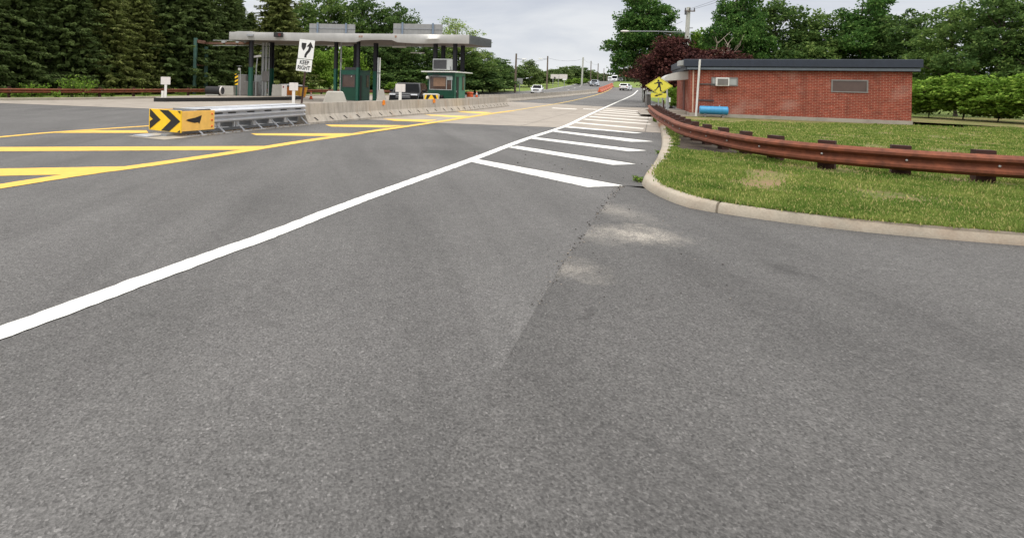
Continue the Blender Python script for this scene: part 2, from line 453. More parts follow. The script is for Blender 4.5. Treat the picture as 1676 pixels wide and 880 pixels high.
M['sign_yellow'] = mat('yellow_sheeting', srgb(248, 200, 36), 0.4, 0.0, 0.06, 4, streak=0.12)
M['nose_yellow'] = mat('faded_yellow_plastic', srgb(244, 192, 96), 0.5, 0.0, 0.08, 4, streak=0.15)
M['ped_yellow'] = mat('yellow_green_sheeting', srgb(214, 204, 72), 0.4, 0.0, 0.06, 3, streak=0.1)
M['orange'] = mat('orange_plastic', srgb(222, 96, 40), 0.5, 0.0, 0.12, 4)
M['orange_faded'] = mat('faded_orange_plastic', srgb(200, 108, 78), 0.6, 0.0, 0.2, 4, streak=0.3)
M['dump_orange'] = mat('orange_paint', srgb(222, 128, 28), 0.5, 0.0, 0.12, 3, streak=0.25)
M['dump_yellow'] = mat('yellow_paint', srgb(226, 178, 60), 0.5, 0.0, 0.12, 3, streak=0.25)
M['rubber'] = mat('black_rubber', srgb(34, 33, 33), 0.75, 0.0, 0.2, 5)
M['brown_post'] = mat('brown_post', srgb(62, 38, 32), 0.7, 0.1, 0.2, 6)
M['wood_pole'] = mat('wood_pole', srgb(108, 94, 82), 0.85, 0.0, 0.2, 5, streak=0.3)
M['wood_pale'] = mat('pale_pole', srgb(178, 178, 168), 0.8, 0.0, 0.12, 4, streak=0.25)
M['bark'] = mat('bark', srgb(84, 74, 64), 0.95, 0.0, 0.3, 8, 0.6)
M['bark_dark'] = mat('dark_bark', srgb(56, 46, 40), 0.95, 0.0, 0.3, 8, 0.6)
M['bark_grey'] = mat('bare_grey_wood', srgb(140, 128, 114), 0.95, 0.0, 0.2, 8)
M['brick'] = brickmat('red_brick')
M['fascia_navy'] = mat('navy_metal_fascia', srgb(44, 50, 62), 0.45, 0.1, 0.1, 2, streak=0.2)
M['awning'] = mat('pale_awning', srgb(190, 188, 182), 0.6, 0.0, 0.05, 3, streak=0.15)
M['blue'] = mat('blue_tank_paint', srgb(56, 140, 186), 0.4, 0.0, 0.1, 3, streak=0.25)
M['door_brown'] = mat('brown_door', srgb(96, 42, 30), 0.6)
def glass(name, c, rough=0.06):
    m, k = newmat(name, rough); k.base(k.ramp(k.noise(k.objc(), 1.5, 3), [(0.3, tuple(x * 0.8 for x in c)), (0.7, tuple(x * 1.2 for x in c))])); k.b.inputs['Specular IOR Level'].default_value = 0.6; return m
M['glass'] = glass('dark_glass', srgb(16, 18, 20))
M['glass'].node_tree.nodes['Principled BSDF'].inputs['Specular IOR Level'].default_value = 0.5
M['glass'].node_tree.nodes['Principled BSDF'].inputs['IOR'].default_value = 1.12
M['booth_glass'] = glass('booth_glass', srgb(84, 66, 58), 0.12)
M['booth_blind'] = mat('booth_interior_board', srgb(140, 110, 88), 0.7)
M['car_black'] = mat('black_car_paint', srgb(6, 6, 8), 0.12, 0.0, 0.05, 2)
M['car_black'].node_tree.nodes['Principled BSDF'].inputs['IOR'].default_value = 1.38
M['car_white'] = mat('white_car_paint', srgb(226, 227, 228), 0.3, 0.0, 0.03, 2, coat=1)
M['car_silver'] = mat('silver_car_paint', srgb(178, 184, 192), 0.3, 0.4, 0.03, 2, coat=1)
M['car_dark'] = mat('dark_car_paint', srgb(44, 44, 50), 0.3, 0.2, 0.05, 2, coat=1)
M['chrome'] = mat('chrome', srgb(200, 202, 206), 0.18, 0.9, 0.03)
M['lamp'] = mat('headlamp_lens', srgb(206, 208, 212), 0.1, 0.2, 0.03)
M['taillamp'] = mat('red_lamp_lens', srgb(150, 20, 18), 0.2, 0.0, 0.05)
M['wire'] = mat('black_cable', srgb(62, 64, 68), 0.7)

# ------------------------------------------------------------------ ground, roads, markings
def sheet(name, poly, mt, off=0.0, kind='structure', follow=True, parent=None, step=3.0):
    bm = bmesh.new()
    f = bm.faces.new([bm.verts.new((p[0], p[1], 0)) for p in poly])
    if f.normal.z < 0: f.normal_flip()
    bmesh.ops.triangulate(bm, faces=bm.faces[:])
    ys = [p[1] for p in poly]
    y = 50.0
    while follow and y < min(max(ys), 290):
        if y > min(ys):
            bmesh.ops.bisect_plane(bm, geom=bm.verts[:] + bm.edges[:] + bm.faces[:], plane_co=(0, y, 0), plane_no=(0, 1, 0))
        y += step
    for v in bm.verts: v.co.z = (h(v.co.y) if follow else 0) + off
    bmesh.ops.recalc_face_normals(bm, faces=bm.faces)
    for f in bm.faces:
        if f.normal.z < 0: f.normal_flip()
    me = bpy.data.meshes.new(name); bm.to_mesh(me); bm.free(); me.materials.append(mt)
    o = bpy.data.objects.new(name, me); COL.objects.link(o)
    if parent: o.parent = parent
    if kind: o['kind'] = kind
    return o
def spline(pts, n=6):
    P = [Vector(p) for p in pts]; outp = []
    for i in range(len(P) - 1):
        a, b, c, d = P[max(i - 1, 0)], P[i], P[i + 1], P[min(i + 2, len(P) - 1)]
        for k in range(n):
            t = k / n
            outp.append(0.5 * ((2 * b) + (c - a) * t + (2 * a - 5 * b + 4 * c - d) * t * t + (3 * b - a - 3 * c + d) * t ** 3))
    outp.append(P[-1]); return outp
def strip(pts, w):
    P = [Vector((p[0], p[1], 0)) for p in pts]; L = []; Rr = []
    for i, p in enumerate(P):
        t = P[min(i + 1, len(P) - 1)] - P[max(i - 1, 0)]; t.normalize(); r = Vector((t.y, -t.x, 0))
        L.append(p - r * w / 2); Rr.append(p + r * w / 2)
    return L + Rr[::-1]

sheet('ground', [(-700, -40), (700, -40), (700, 900), (-700, 900)], M['grass'], -0.04)
# near road surface, level
sheet('road', [(-90, -18), (34, -18), (34, 4.0), (30, 45), (25, 50), (4, 69), (-5, 61), (-13, 51), (-17, 43.2), (-20, 37), (-23, 33.4), (-34, 17), (-90, 12)], M['asphalt'], 0.0)
# far road climbing the hill, and the street that joins it
mainL = [GT(800, 152), GT(860, 149), GT(894, 146.3), GT(932, 139.8), GT(961, 133.6)]
farL = [(3.2, 68.3), (9, 76)] + [(p.x, p.y) for p in mainL] + [(78, 190), (112, 262), (160, 360)]
farR = [(175, 352), (122, 256), (92, 198)]
q1, q2, q3, q4, q5, q6 = GT(1003, 139.5), GT(1006, 143.3), on(1046, 137), on(1046, 112), GT(1057, 160.5), GT(1076, 168.5)
farR += [(q1.x, q1.y), (q2.x, q2.y), (q3.x + 40, q3.y + 6), (q3.x + 40, q3.y - 6), (q4.x + 3, q4.y + 2), (q4.x, q4.y - 5), (q5.x, q5.y), (q6.x, q6.y), (31, 50), (31, 44.9), (24, 45)]
sheet('far_road', farL + farR + [(14, 52)], M['asphalt_far'], 0.004)
# pale concrete of the toll plaza
padlow = [(-31.5, 33.5), (-21, 30.2), (-11.6, 28.1), (2.6, 22.5), (7.75, 21.4), (11.2, 19.8), (14.5, 18.4)]
u1, u2, u3 = G(990, 175), G(930, 171.5), G(862, 168)
padup = [(30, 44), (25.0, 47.2), (u1.x, u1.y), (u2.x, u2.y), (u3.x, u3.y), (9, 62), (3.2, 67.8), (-5, 60.5), (-13, 50.4), (-17, 42.6), (-20, 36.5), (-22.6, 33.2), (-30, 38)]
sheet('plaza_pavement', padlow + padup, M['pad'], 0.008)
# driveway mouth with its own darker asphalt, right foreground
seam = [G(1020, 304), G(1003, 318), G(978, 352), G(950, 395), G(918, 437), G(880, 500), G(800, 640), G(650, 880)]
kb_out = [(1082, 222), (1083, 232), (1081, 246), (1069, 272.7), (1054, 293), (1050, 301), (1056, 309), (1074, 320), (1100, 331.5), (1132, 342), (1200, 353), (1300, 367), (1450, 384), (1700, 405)]
kout = [G(*p) for p in kb_out]
dr = seam + [Vector((0.2, 0.2, 0)), Vector((0.0, -6, 0)), Vector((34, -6, 0)), Vector((34, 4.6, 0))] + [kout[-1], kout[-2], kout[-3], kout[-4], kout[-5], kout[-6], kout[-7], kout[-8]]
sheet('driveway', dr, M['asphalt_dark'], 0.004)
# pavement markings
def mark(name, poly, m, off=None):
    if off is None: off = .0125 if max(p[1] + .4 * p[0] for p in poly) > 23.5 else .004
    P = [Vector((p[0], p[1], 0)) for p in poly]; Q = []; jr = random.Random(len(P) + int(P[0].x * 50))
    for a, b in zip(P, P[1:] + P[:1]):
        n_ = max(1, min(160, int((b - a).length / .07))) if min(a.y, b.y) < 22 and a.x > -30 else 1
        for i in range(n_):
            q = a.lerp(b, i / n_)
            if 0 < i: q = q + Vector((jr.gauss(0, .005), jr.gauss(0, .005), 0))
            Q.append(q)
    return sheet(name, Q, M[m], off)
wl = [GT(*p) for p in ((150, 493.5), (264, 452), (420, 393.5), (600, 326.5), (770, 263.5), (858, 229), (909, 212.5), (934, 203.5), (970, 185.5), (1009, 167.8), (1027, 160), (1036, 155.5), (1041, 151.0), (1044, 148.0))]
wl[0] = wl[1] + (wl[1] - wl[4]).normalized() * 9
wl = spline(wl, 4)
mark('white_edge_line', strip(wl[:25], 0.20), 'white_line', 0.007)
mark('white_edge_line', strip(wl[24:], 0.20), 'white_line', 0.016)
hatch = [((766, 264), (785, 261.5), (1020, 304), (962, 306.5)), ((831, 241.2), (846, 239), (1041, 268.8), (1003, 270)),
         ((868, 227), (877, 225), (1058, 246.6), (1029, 247.8)), ((902, 215.2), (910, 213.8), (1070, 231.8), (1033, 232.2)),
         ((925, 209), (933, 207.6), (1052, 218.2), (1040, 218.8)), ((940, 202), (946, 200.6), (1055, 210.4), (1052, 211.8)),
         ((953, 196.2), (958, 195), (1066, 203), (1063, 204.2)), ((963, 191.8), (967, 190.6), (1062, 198), (1060, 199.2)),
         ((971, 187.8), (975, 186.8), (1066, 193.2), (1064, 194.2)), ((978, 184.2), (982, 183.3), (1060, 189), (1058, 190)),
         ((984, 181.2), (988, 180.4), (1052, 185.4), (1050, 186.3)), ((990, 178.8), (993, 178.1), (1050, 182.2), (1048, 183))]
for i, q in enumerate(hatch):
    mark('white_hatch_stripe', [G(*p) for p in q], 'white_line' if i < 5 else 'worn_white')
yl = [GT(*p) for p in ((0, 305.5), (129, 286), (260, 268), (400, 247.5), (500, 231.5), (590, 218.7), (720, 199.5), (800, 187.2), (838, 181.8))]
d0 = (yl[0] - yl[1]); yl = [yl[0] + d0 * 2.5] + yl
ys_ = spline(yl, 4)
mark('yellow_edge_line', strip(ys_[:25], 0.34), 'yellow_line', 0.007)
mark('yellow_edge_line', strip(ys_[24:], 0.34), 'yellow_line', 0.016)
yl2 = [GT(*p) for p in ((838, 181.8), (870, 176.8), (905, 171.2), (930, 166.5), (955, 161), (978, 155), (995, 148.5), (1002, 144))]
mark('far_yellow_line', strip(spline(yl2, 3), 0.17), 'worn_yellow', 0.016)
ly = [G(*p) for p in ((-120, 235.5), (0, 224.6), (95, 216.3), (242, 206.5), (330, 200.5))]
mark('left_yellow_line', strip(spline(ly, 3), 0.26), 'yellow_line', 0.007)
yh = [((88, 217.6), (150, 213.4), (240, 213.6), (243, 217.8)), ((-160, 241.5), (440, 239.3), (392, 245.5), (-160, 249)), ((-160, 279), (203, 272.5), (106, 286), (-160, 291)),
      ((410, 218.6), (592, 218.4), (545, 223), (420, 221.6)), ((532, 204.2), (665, 205.2), (632, 209), (542, 207.4)), ((627, 195), (716, 196.4), (698, 200), (645, 198.4)),
      ((695, 187.6), (768, 190.5), (750, 193), (705, 190)), ((742, 181.6), (806, 184.2), (792, 187), (752, 184))]
for i, q in enumerate(yh): mark('yellow_hatch_stripe', [G(*p) for p in q], 'yellow_line' if i < 6 else 'worn_yellow')
for q in (((905, 176.6), (945, 178.6), (942, 179.6), (903, 177.6)), ((955, 178), (978, 179.2), (976, 180), (954, 178.8))):
    mark('white_cross_stripe', [G(*p) for p in q], 'worn_white')
fl = strip([Vector((-0.55, 0.4, 0)) + p for p in mainL[1:]], 0.2)
mark('far_white_line', [Vector((p.x + 1.2, p.y - 0.6, 0)) for p in fl], 'white_line')
def dashes():
    d = (Vector((78, 190)) - Vector((mainL[2].x, mainL[2].y))).normalized(); n = Vector((d.y, -d.x))
    a = Vector((mainL[2].x, mainL[2].y)) + n * 4.3
    for k in range(10):
        p = a + d * (k * 12); q = p + d * 3
        mark('lane_dash', [p - n * .07, q - n * .07, q + n * .07, p + n * .07], 'white_line')
dashes()
# ragged joint between road and driveway: broken edge with grit and weeds
rng = random.Random(5)
jb = MB()
sp = spline(seam[:-2], 14)
for p in sp:
    for _ in range(5):
        r = (0.003 + rng.random() ** 3 * 0.010) * min(1, p.y / 7)
        c = p + Vector((rng.gauss(0, .035), rng.gauss(0, .03), 0.006))
        jb.ball((c.x, c.y, c.z), r, (1, rng.uniform(.6, 1.3), .6), 5, 4, mi=rng.choice((0, 0, 1)))
for _ in range(420):                                     # loose grit on the hatched corner and driveway
    c = G(rng.uniform(840, 1070), rng.uniform(208, 300)) if rng.random() < .6 else G(rng.uniform(880, 1200), rng.uniform(330, 520))
    if c.x > 4.6 and c.y < 8: continue
    r = (0.003 + rng.random() ** 4 * 0.016) * min(1, c.y / 11)
    jb.ball((c.x, c.y, 0.012), r, (1, rng.uniform(.6, 1.3), .5), 5, 4, mi=rng.choice((0, 0, 1)))
tag(jb.build('loose_grit', [mat('dark_grit', srgb(52, 46, 42), .9), mat('pale_grit', srgb(140, 130, 116), .9)]), 'dark grit and crumbs scattered over the asphalt seam', 'grit', kind='stuff')

# right verge: raised lawn behind the kerb
ZK = 0.14
kb_in = [(1067, 176.5), (1075, 187), (1086, 203), (1096, 217), (1103, 229), (1096, 254), (1078, 279), (1079, 291), (1090, 302.5), (1111, 311.5), (1150, 323.5), (1200, 333.4), (1300, 347), (1450, 363), (1700, 383)]
kin = [G(p[0], p[1], ZK) for p in kb_in]
lawn_poly = [Vector((34, 6.0, 0))] + kin[::-1][:-0 or None] + [Vector((18.0, 34.5, 0)), Vector((19.6, 37.5, 0)), Vector((45, 38, 0)), Vector((45, 6, 0))]
sheet('lawn', lawn_poly, M['verge'], ZK - 0.012, follow=False)
ko = spline([(p.x, p.y, 0) for p in [G(1064, 181), G(1067, 189), G(1074, 200), G(1080, 212)] + kout], 5)
ki = spline([(p.x, p.y, 0) for p in kin], 5)
def kerb_mesh(outer, inner, n, zt=ZK):
    L = [0]
    for a, b in zip(outer, outer[1:]): L.append(L[-1] + (b - a).length)
    T = [(L[-1] * k / n, 0) for k in range(n + 1)]; t = 1.9
    while t < L[-1] - 1:                               # open joints between the kerbstones
        T += [(t - .016, 0), (t - .008, 1), (t + .008, 1), (t + .016, 0)]; t += 2.6
    T.sort(); n = len(T) - 1
    def res(P):
        o = []
        for t, _ in T:
            j = 0
            while j < len(L) - 2 and L[j + 1] < t: j += 1
            u = (t - L[j]) / max(1e-6, L[j + 1] - L[j]); o.append(P[j].lerp(P[j + 1], min(1, u)))
        return o
    A = res(outer)
    B = []
    for p in A:                                        # closest inner point keeps the sections square
        best = min(range(len(inner) - 1), key=lambda j: ((inner[j] + inner[j + 1]) / 2 - p).length)
        a, b = inner[best], inner[best + 1]; t = max(0, min(1, (p - a).dot(b - a) / max(1e-9, (b - a).length_squared)))
        B.append(a.lerp(b, t))
    m = MB(); vs = []; fs = []
    rr = random.Random(3)
    for k, (a, b) in enumerate(zip(A, B)):
        d = (b - a); wv = d.length; d = d / max(wv, 1e-6)
        j = rr.uniform(-.006, .006)
        g_ = .035 if T[k][1] else 0
        for o_, z in ((0, -0.05), (0.004, 0.01), (0.03 + j, zt - 0.035), (0.065 + j, zt - 0.004), (wv, zt), (wv + .01, -0.05)):
            z -= g_ if z > .05 else 0; o_ += g_ if o_ < .1 else 0; q = a + d * o_; vs.append((q.x, q.y, z))
    for k in range(n):
        for i in range(5): fs.append((k * 6 + i, k * 6 + i + 1, k * 6 + 7 + i, k * 6 + 6 + i))
    m.add(vs, fs); return m
_k = NT(M['kerb']); _l = _k.b.inputs['Base Color'].links[0].from_socket; _g = G(1084, 208)
_ln = _k.new('ShaderNodeVectorMath'); _ln.operation = 'LENGTH'
_k.link(_k.mapping(_k.mapping(_k.pos(), loc=(-_g.x, -_g.y, 0)), (.9, .28, 0), (0, 0, 0)), _ln.inputs[0])
_d = _k.math('ADD', _ln.outputs['Value'], _k.math('MULTIPLY', _k.math('SUBTRACT', _k.noise(_k.pos(), 3, 6, .7), .5), 1.2))
_k.base(_k.mix(_k.ramp(_d, [(.2, .75), (1.0, 0.0)]), _l, srgb(142, 92, 58)))
struct(kerb_mesh(ko, ki, 150).build('kerb', M['kerb'], smooth=50))
# dark soil under the guardrail
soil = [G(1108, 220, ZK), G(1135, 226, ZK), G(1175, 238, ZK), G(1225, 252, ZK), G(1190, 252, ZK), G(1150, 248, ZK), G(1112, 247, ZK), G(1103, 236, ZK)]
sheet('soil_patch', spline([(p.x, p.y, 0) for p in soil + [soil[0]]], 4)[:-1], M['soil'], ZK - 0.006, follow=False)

# left verge: kerb and strip in front of the trees
lk = [Vector(p) for p in ((-60, 14.5, 0), (-34, 17.5, 0), (-23, 33.6, 0), (-19.9, 37.2, 0), (-17, 43.4, 0), (-13, 51.2, 0), (-5, 61.2, 0), (3.2, 69, 0), (8, 76, 0))]
lks = spline(lk, 5)
for p in lks: p.z = h(p.y)
lv = [(p.x, p.y) for p in lks] + [(8, 120), (-120, 120), (-120, 14)]
sheet('left_verge', lv, M['grass'], 0.10)
m_ = MB().sweep([(0.02, -.05), (0.0, .13), (-0.05, .15), (-.2, .15), (-.22, -.05)], lks)
struct(m_.build('left_kerb', M['kerb']))

# ------------------------------------------------------------------ big structures: canopy, gantry, booths, building
def local(root, p):
    return root.matrix_world.inverted() @ p if False else Vector(p)
def prop(o, **k):
    for a, b in k.items(): o[a] = b
    return o
FR = R(-30)                                        # the booths stand square to the lanes, turned this much
FL_, FR_ = at(376, 52.6, 45.5), at(768, 57.4, 39.5)   # corners of the canopy roof
BR_, BL_ = at(803, 65.2, 44.0), Vector((-10.4, 51.6, FL_.z))
HT = .66                                           # depth of the fascia
def zroof(x): return FL_.z + (FR_.z - FL_.z) * (x - FL_.x) / (FR_.x - FL_.x)
cano = thing('toll_canopy', 'long flat aluminium canopy over the toll lanes with two sign panels on top', 'canopy', (0, 50, 0))
C0 = Vector((0, 50, 0))
def P2(v): return (v.x - C0.x, v.y - C0.y)
def slab(pts, dz0, dz1):
    vs = [(*P2(p), p.z + dz0) for p in pts] + [(*P2(p), p.z + dz1) for p in pts]; n = len(pts)
    return MB().add(vs, [(k, (k + 1) % n, n + (k + 1) % n, n + k) for k in range(n)] + [tuple(range(n - 1, -1, -1)), tuple(range(n, 2 * n))])
slab([FL_ + Vector((.15, .15, 0)), FR_ + Vector((-.1, .2, 0)), BR_ + Vector((-.2, -.1, 0)), BL_ + Vector((.1, -.1, 0))], -HT + .1, -.18).build('roof', M['soffit'], cano)
rr = random.Random(8)
mb = MB(); d = (FR_ - FL_); n = 48; vs = []
for k in range(n + 1):                             # dented front fascia
    p = FL_ + d * (k / n); t = k / n; b = rr.gauss(0, .012) + 0.13 * math.exp(-((t - .86) / .035) ** 2) + .05 * math.sin(t * 9) ** 2
    zb = p.z - HT + (0.05 * math.sin(t * 21) if .4 < t < .9 else 0) + (0.14 if .58 <= t <= .72 else 0)
    zt = p.z + (0.07 if .04 <= t <= .12 else 0) + rr.gauss(0, .004)
    for (o, z) in ((-.02, zb), (-.06 - b, (zb + zt) / 2), (-.03, zt), (.30, zt), (.30, zt - .05), (.08, (zb + zt) / 2), (.08, zb)):
        vs.append((p.x - C0.x, p.y - C0.y + o, z))
fs = []
for k in range(n):
    for i in range(7): fs.append((k * 7 + i, k * 7 + (i + 1) % 7, (k + 1) * 7 + (i + 1) % 7, (k + 1) * 7 + i))
fs += [tuple(range(7)), tuple(range(n * 7, n * 7 + 7))]
mb.add(vs, fs); mb.build('fascia', M['aluminium'], cano, smooth=40)
def edge_board(a, b, t, name, mt, ribs=0):
    v = (b - a); L = v.length; v.normalize(); r = Vector((v.y, -v.x, 0)).normalized()
    m = slab([a, b, b + r * t, a + r * t], -HT, 0)
    for k in range(ribs):
        c = a + v * (L * (k + .5) / ribs) + r * (t + .012)
        m.box(c.x - C0.x, c.y - C0.y, c.z - HT / 2, .05, .05, HT - .02, math.atan2(v.y, v.x))
    return m.build(name, mt, cano)
prop(edge_board(FR_ + Vector((0.02, .08, 0)), BR_, .07, 'end_fascia', M['end_metal'], ribs=26), label='dark ribbed right end of the canopy roof')
edge_board(BR_, BL_, .07, 'rear_fascia', M['aluminium'])
edge_board(BL_, FL_ + Vector((0, .08, 0)), .07, 'side_fascia', M['aluminium'])
# columns: green below, dark above
def column(px, y, w, split=2.95, z0=0.0, round_=False):
    p = on(px, y, 0); m = MB(); ZB = zroof(p.x) - HT
    if round_:
        m.cyl((0, 0, z0), (0, 0, split), w / 2, n=16, mi=0); m.cyl((0, 0, split), (0, 0, ZB + .12), w / 2 * .98, n=16, mi=1); m.cyl((0, 0, z0), (0, 0, z0 + .7), w / 2 + .02, n=16, mi=0)
    else:
        t = .03
        for (mi, a, b) in ((0, z0, split), (1, split, ZB + .12)):
            m.box(0, -w / 2 + t / 2, (a + b) / 2, w, t, b - a, mi=mi); m.box(0, w / 2 - t / 2, (a + b) / 2, w, t, b - a, mi=mi); m.box(0, 0, (a + b) / 2, t, w - 2 * t - .004, b - a, mi=mi)
        m.box(0, 0, z0 + .012, w + .14, w + .14, .02, mi=0)
    m.build('column', [M['green'], M['navy']], cano, loc=(p.x - C0.x, p.y - C0.y, 0), rz=FR if not round_ else 0, smooth=40)
column(410.0, 46.2, .42, 2.75, .26, True)
column(443.0, 48.4, .38, 2.75, .26)
column(549, 44.6, .25, 2.75, .15); column(585.5, 43.2, .22, 2.85, .15); column(581, 46.2, .27, 2.85, .15); column(614, 44.2, .30, 2.6, .15)
for px, y in ((711.6, 42.0), (724.3, 44.0), (743.8, 41.3), (756.2, 43.0)): column(px, y, .27, 2.4, .15)
# sign panels standing on the roof, seen from the back
for (x0, x1, y0) in ((506.5, 581.5, 40.3), (644, 724.5, 40.3)):
    yy = 45.0 if x0 < 600 else 42.8; a, b = at(x0, y0, yy), at(x1, y0 + .6, yy)
    ctr = (a + b) / 2; wd = b.x - a.x; ZT = zroof(ctr.x) - .05; ht = a.z - ZT + .1
    o = MB().box(0, 0, 0, wd, .05, ht).build('sign_panel', M['panel_back'], cano, loc=(ctr.x, ctr.y - C0.y, ZT + ht / 2 - .02))
    m = MB().box(0, -.04, ht * .14, wd, .04, .07); m.build('stiffener', M['galv_dull'], o)
    for s in (-.32, .30):
        MB().box(s * wd, -.10, .03, .14, .10, ht + .1).build('bracket', mat('blue_grey_steel', srgb(120, 134, 150), .5, .2), o)
# things fixed to the canopy
def on_front(px, y_): v = FL_.lerp(FR_, (px - 376) / (768 - 376)); return v
def cbox(name, px, yc, sx, sy, sz, mt, dy=-.12, label=None):
    p = on_front(px, 0); zc = at(px, yc, p.y).z; o = MB().box(0, 0, 0, sx, sy, sz).build(name, mt, cano, loc=(p.x - C0.x, p.y - C0.y + dy, zc), bevel=.02)
    if label: o['label'] = label
    return o
o = cbox('signal_box', 466, 58, .74, .30, .36, M['black'], -.25, 'dark lane signal head fixed to the canopy front')
MB().cyl((.12, -.18, -.02), (.12, -.28, -.02), .12).build('lens', mat('dark_red_lens', srgb(86, 26, 26), .4), o)
cbox('flood_light', 415, 58.5, .55, .26, .18, M['galv_dull'], -.18)
for px in (602.5, 604, 657):
    cbox('fixing_plate', px + (2 if px > 603 else 0), 60.5, .15, .05, .15, mat('rusty_plate', srgb(150, 118, 100), .8), -.08)
for px, y in ((545, 45.5), (652, 43.6), (682, 44.6)):
    p = on(px, y, 0); ZB = zroof(p.x) - HT + .05
    MB().box(0, 0, 0, 1.15, .20, .09).build('tube_light', M['white'], cano, loc=(p.x, p.y - C0.y, ZB - .22 - (.35 if px == 682 else 0)))
    for s in (-.5, .5): MB().cyl((s, 0, .05), (s, 0, .34 + (.35 if px == 682 else 0)), .012, n=5).build('hanger', M['dark_grey'], cano, loc=(p.x, p.y - C0.y, ZB - .22 - (.35 if px == 682 else 0)))

# green gantry posts with rusty arms reaching to the canopy
g1, g2 = on(318.6, 53.5, 0), on(336.5, 55.0, 0)
gan = thing('sensor_gantry', 'green two-post gantry with rusty crossbeam beside the spruces left of the canopy', 'gantry', (g1.x, g1.y, 0))
dv = g2 - g1
for p, t in ((Vector((0, 0, 0)), 5.75), (dv, 5.0)):
    m = MB(); m.box(0, -.13, t / 2, .30, .03, t); m.box(0, .13, t / 2, .30, .03, t); m.box(0, 0, t / 2, .03, .226, t); m.box(0, 0, .02, .5, .5, .04)
    m.build('post', M['gantry_green'], gan, loc=p)
arm_end = on(413, 46.9, 0) - g1; zarm = at(413, 71, 46.9).z
rust2 = mat('rusty_beam', srgb(120, 88, 72), .8, .1, .25, 4)
for z in (5.5, 3.05):
    m = MB(); m.cyl((0.16, .1, z), (dv.x - .16, dv.y, z), .09, n=4); m.build('strut', rust2, gan)
m = MB(); m.sweep([(-.1, -.12), (.1, -.12), (.1, .12), (-.1, .12)], [(0.16, 0, 5.4), (dv.x, dv.y - .2, 5.34), (arm_end.x, arm_end.y, zarm)])
m.build('crossbeam', rust2, gan)
a, b = Vector((1.9, -.2, 5.25)), arm_end + Vector((.3, 0, zarm))
m = MB()
for dz in (-.33, .33): m.tube([a + Vector((0, -.25, dz * .8)), b + Vector((0, -.25, dz * .6))], .045, 5)
m.build('conduit', M['grey_pale'], gan)
for t in (.28, .62, .8):
    p = a.lerp(b, t); MB().box(0, 0, 0, .42, .3, .18).build('sensor', M['grey_pale'], gan, loc=(p.x, p.y - .3, p.z + .1))

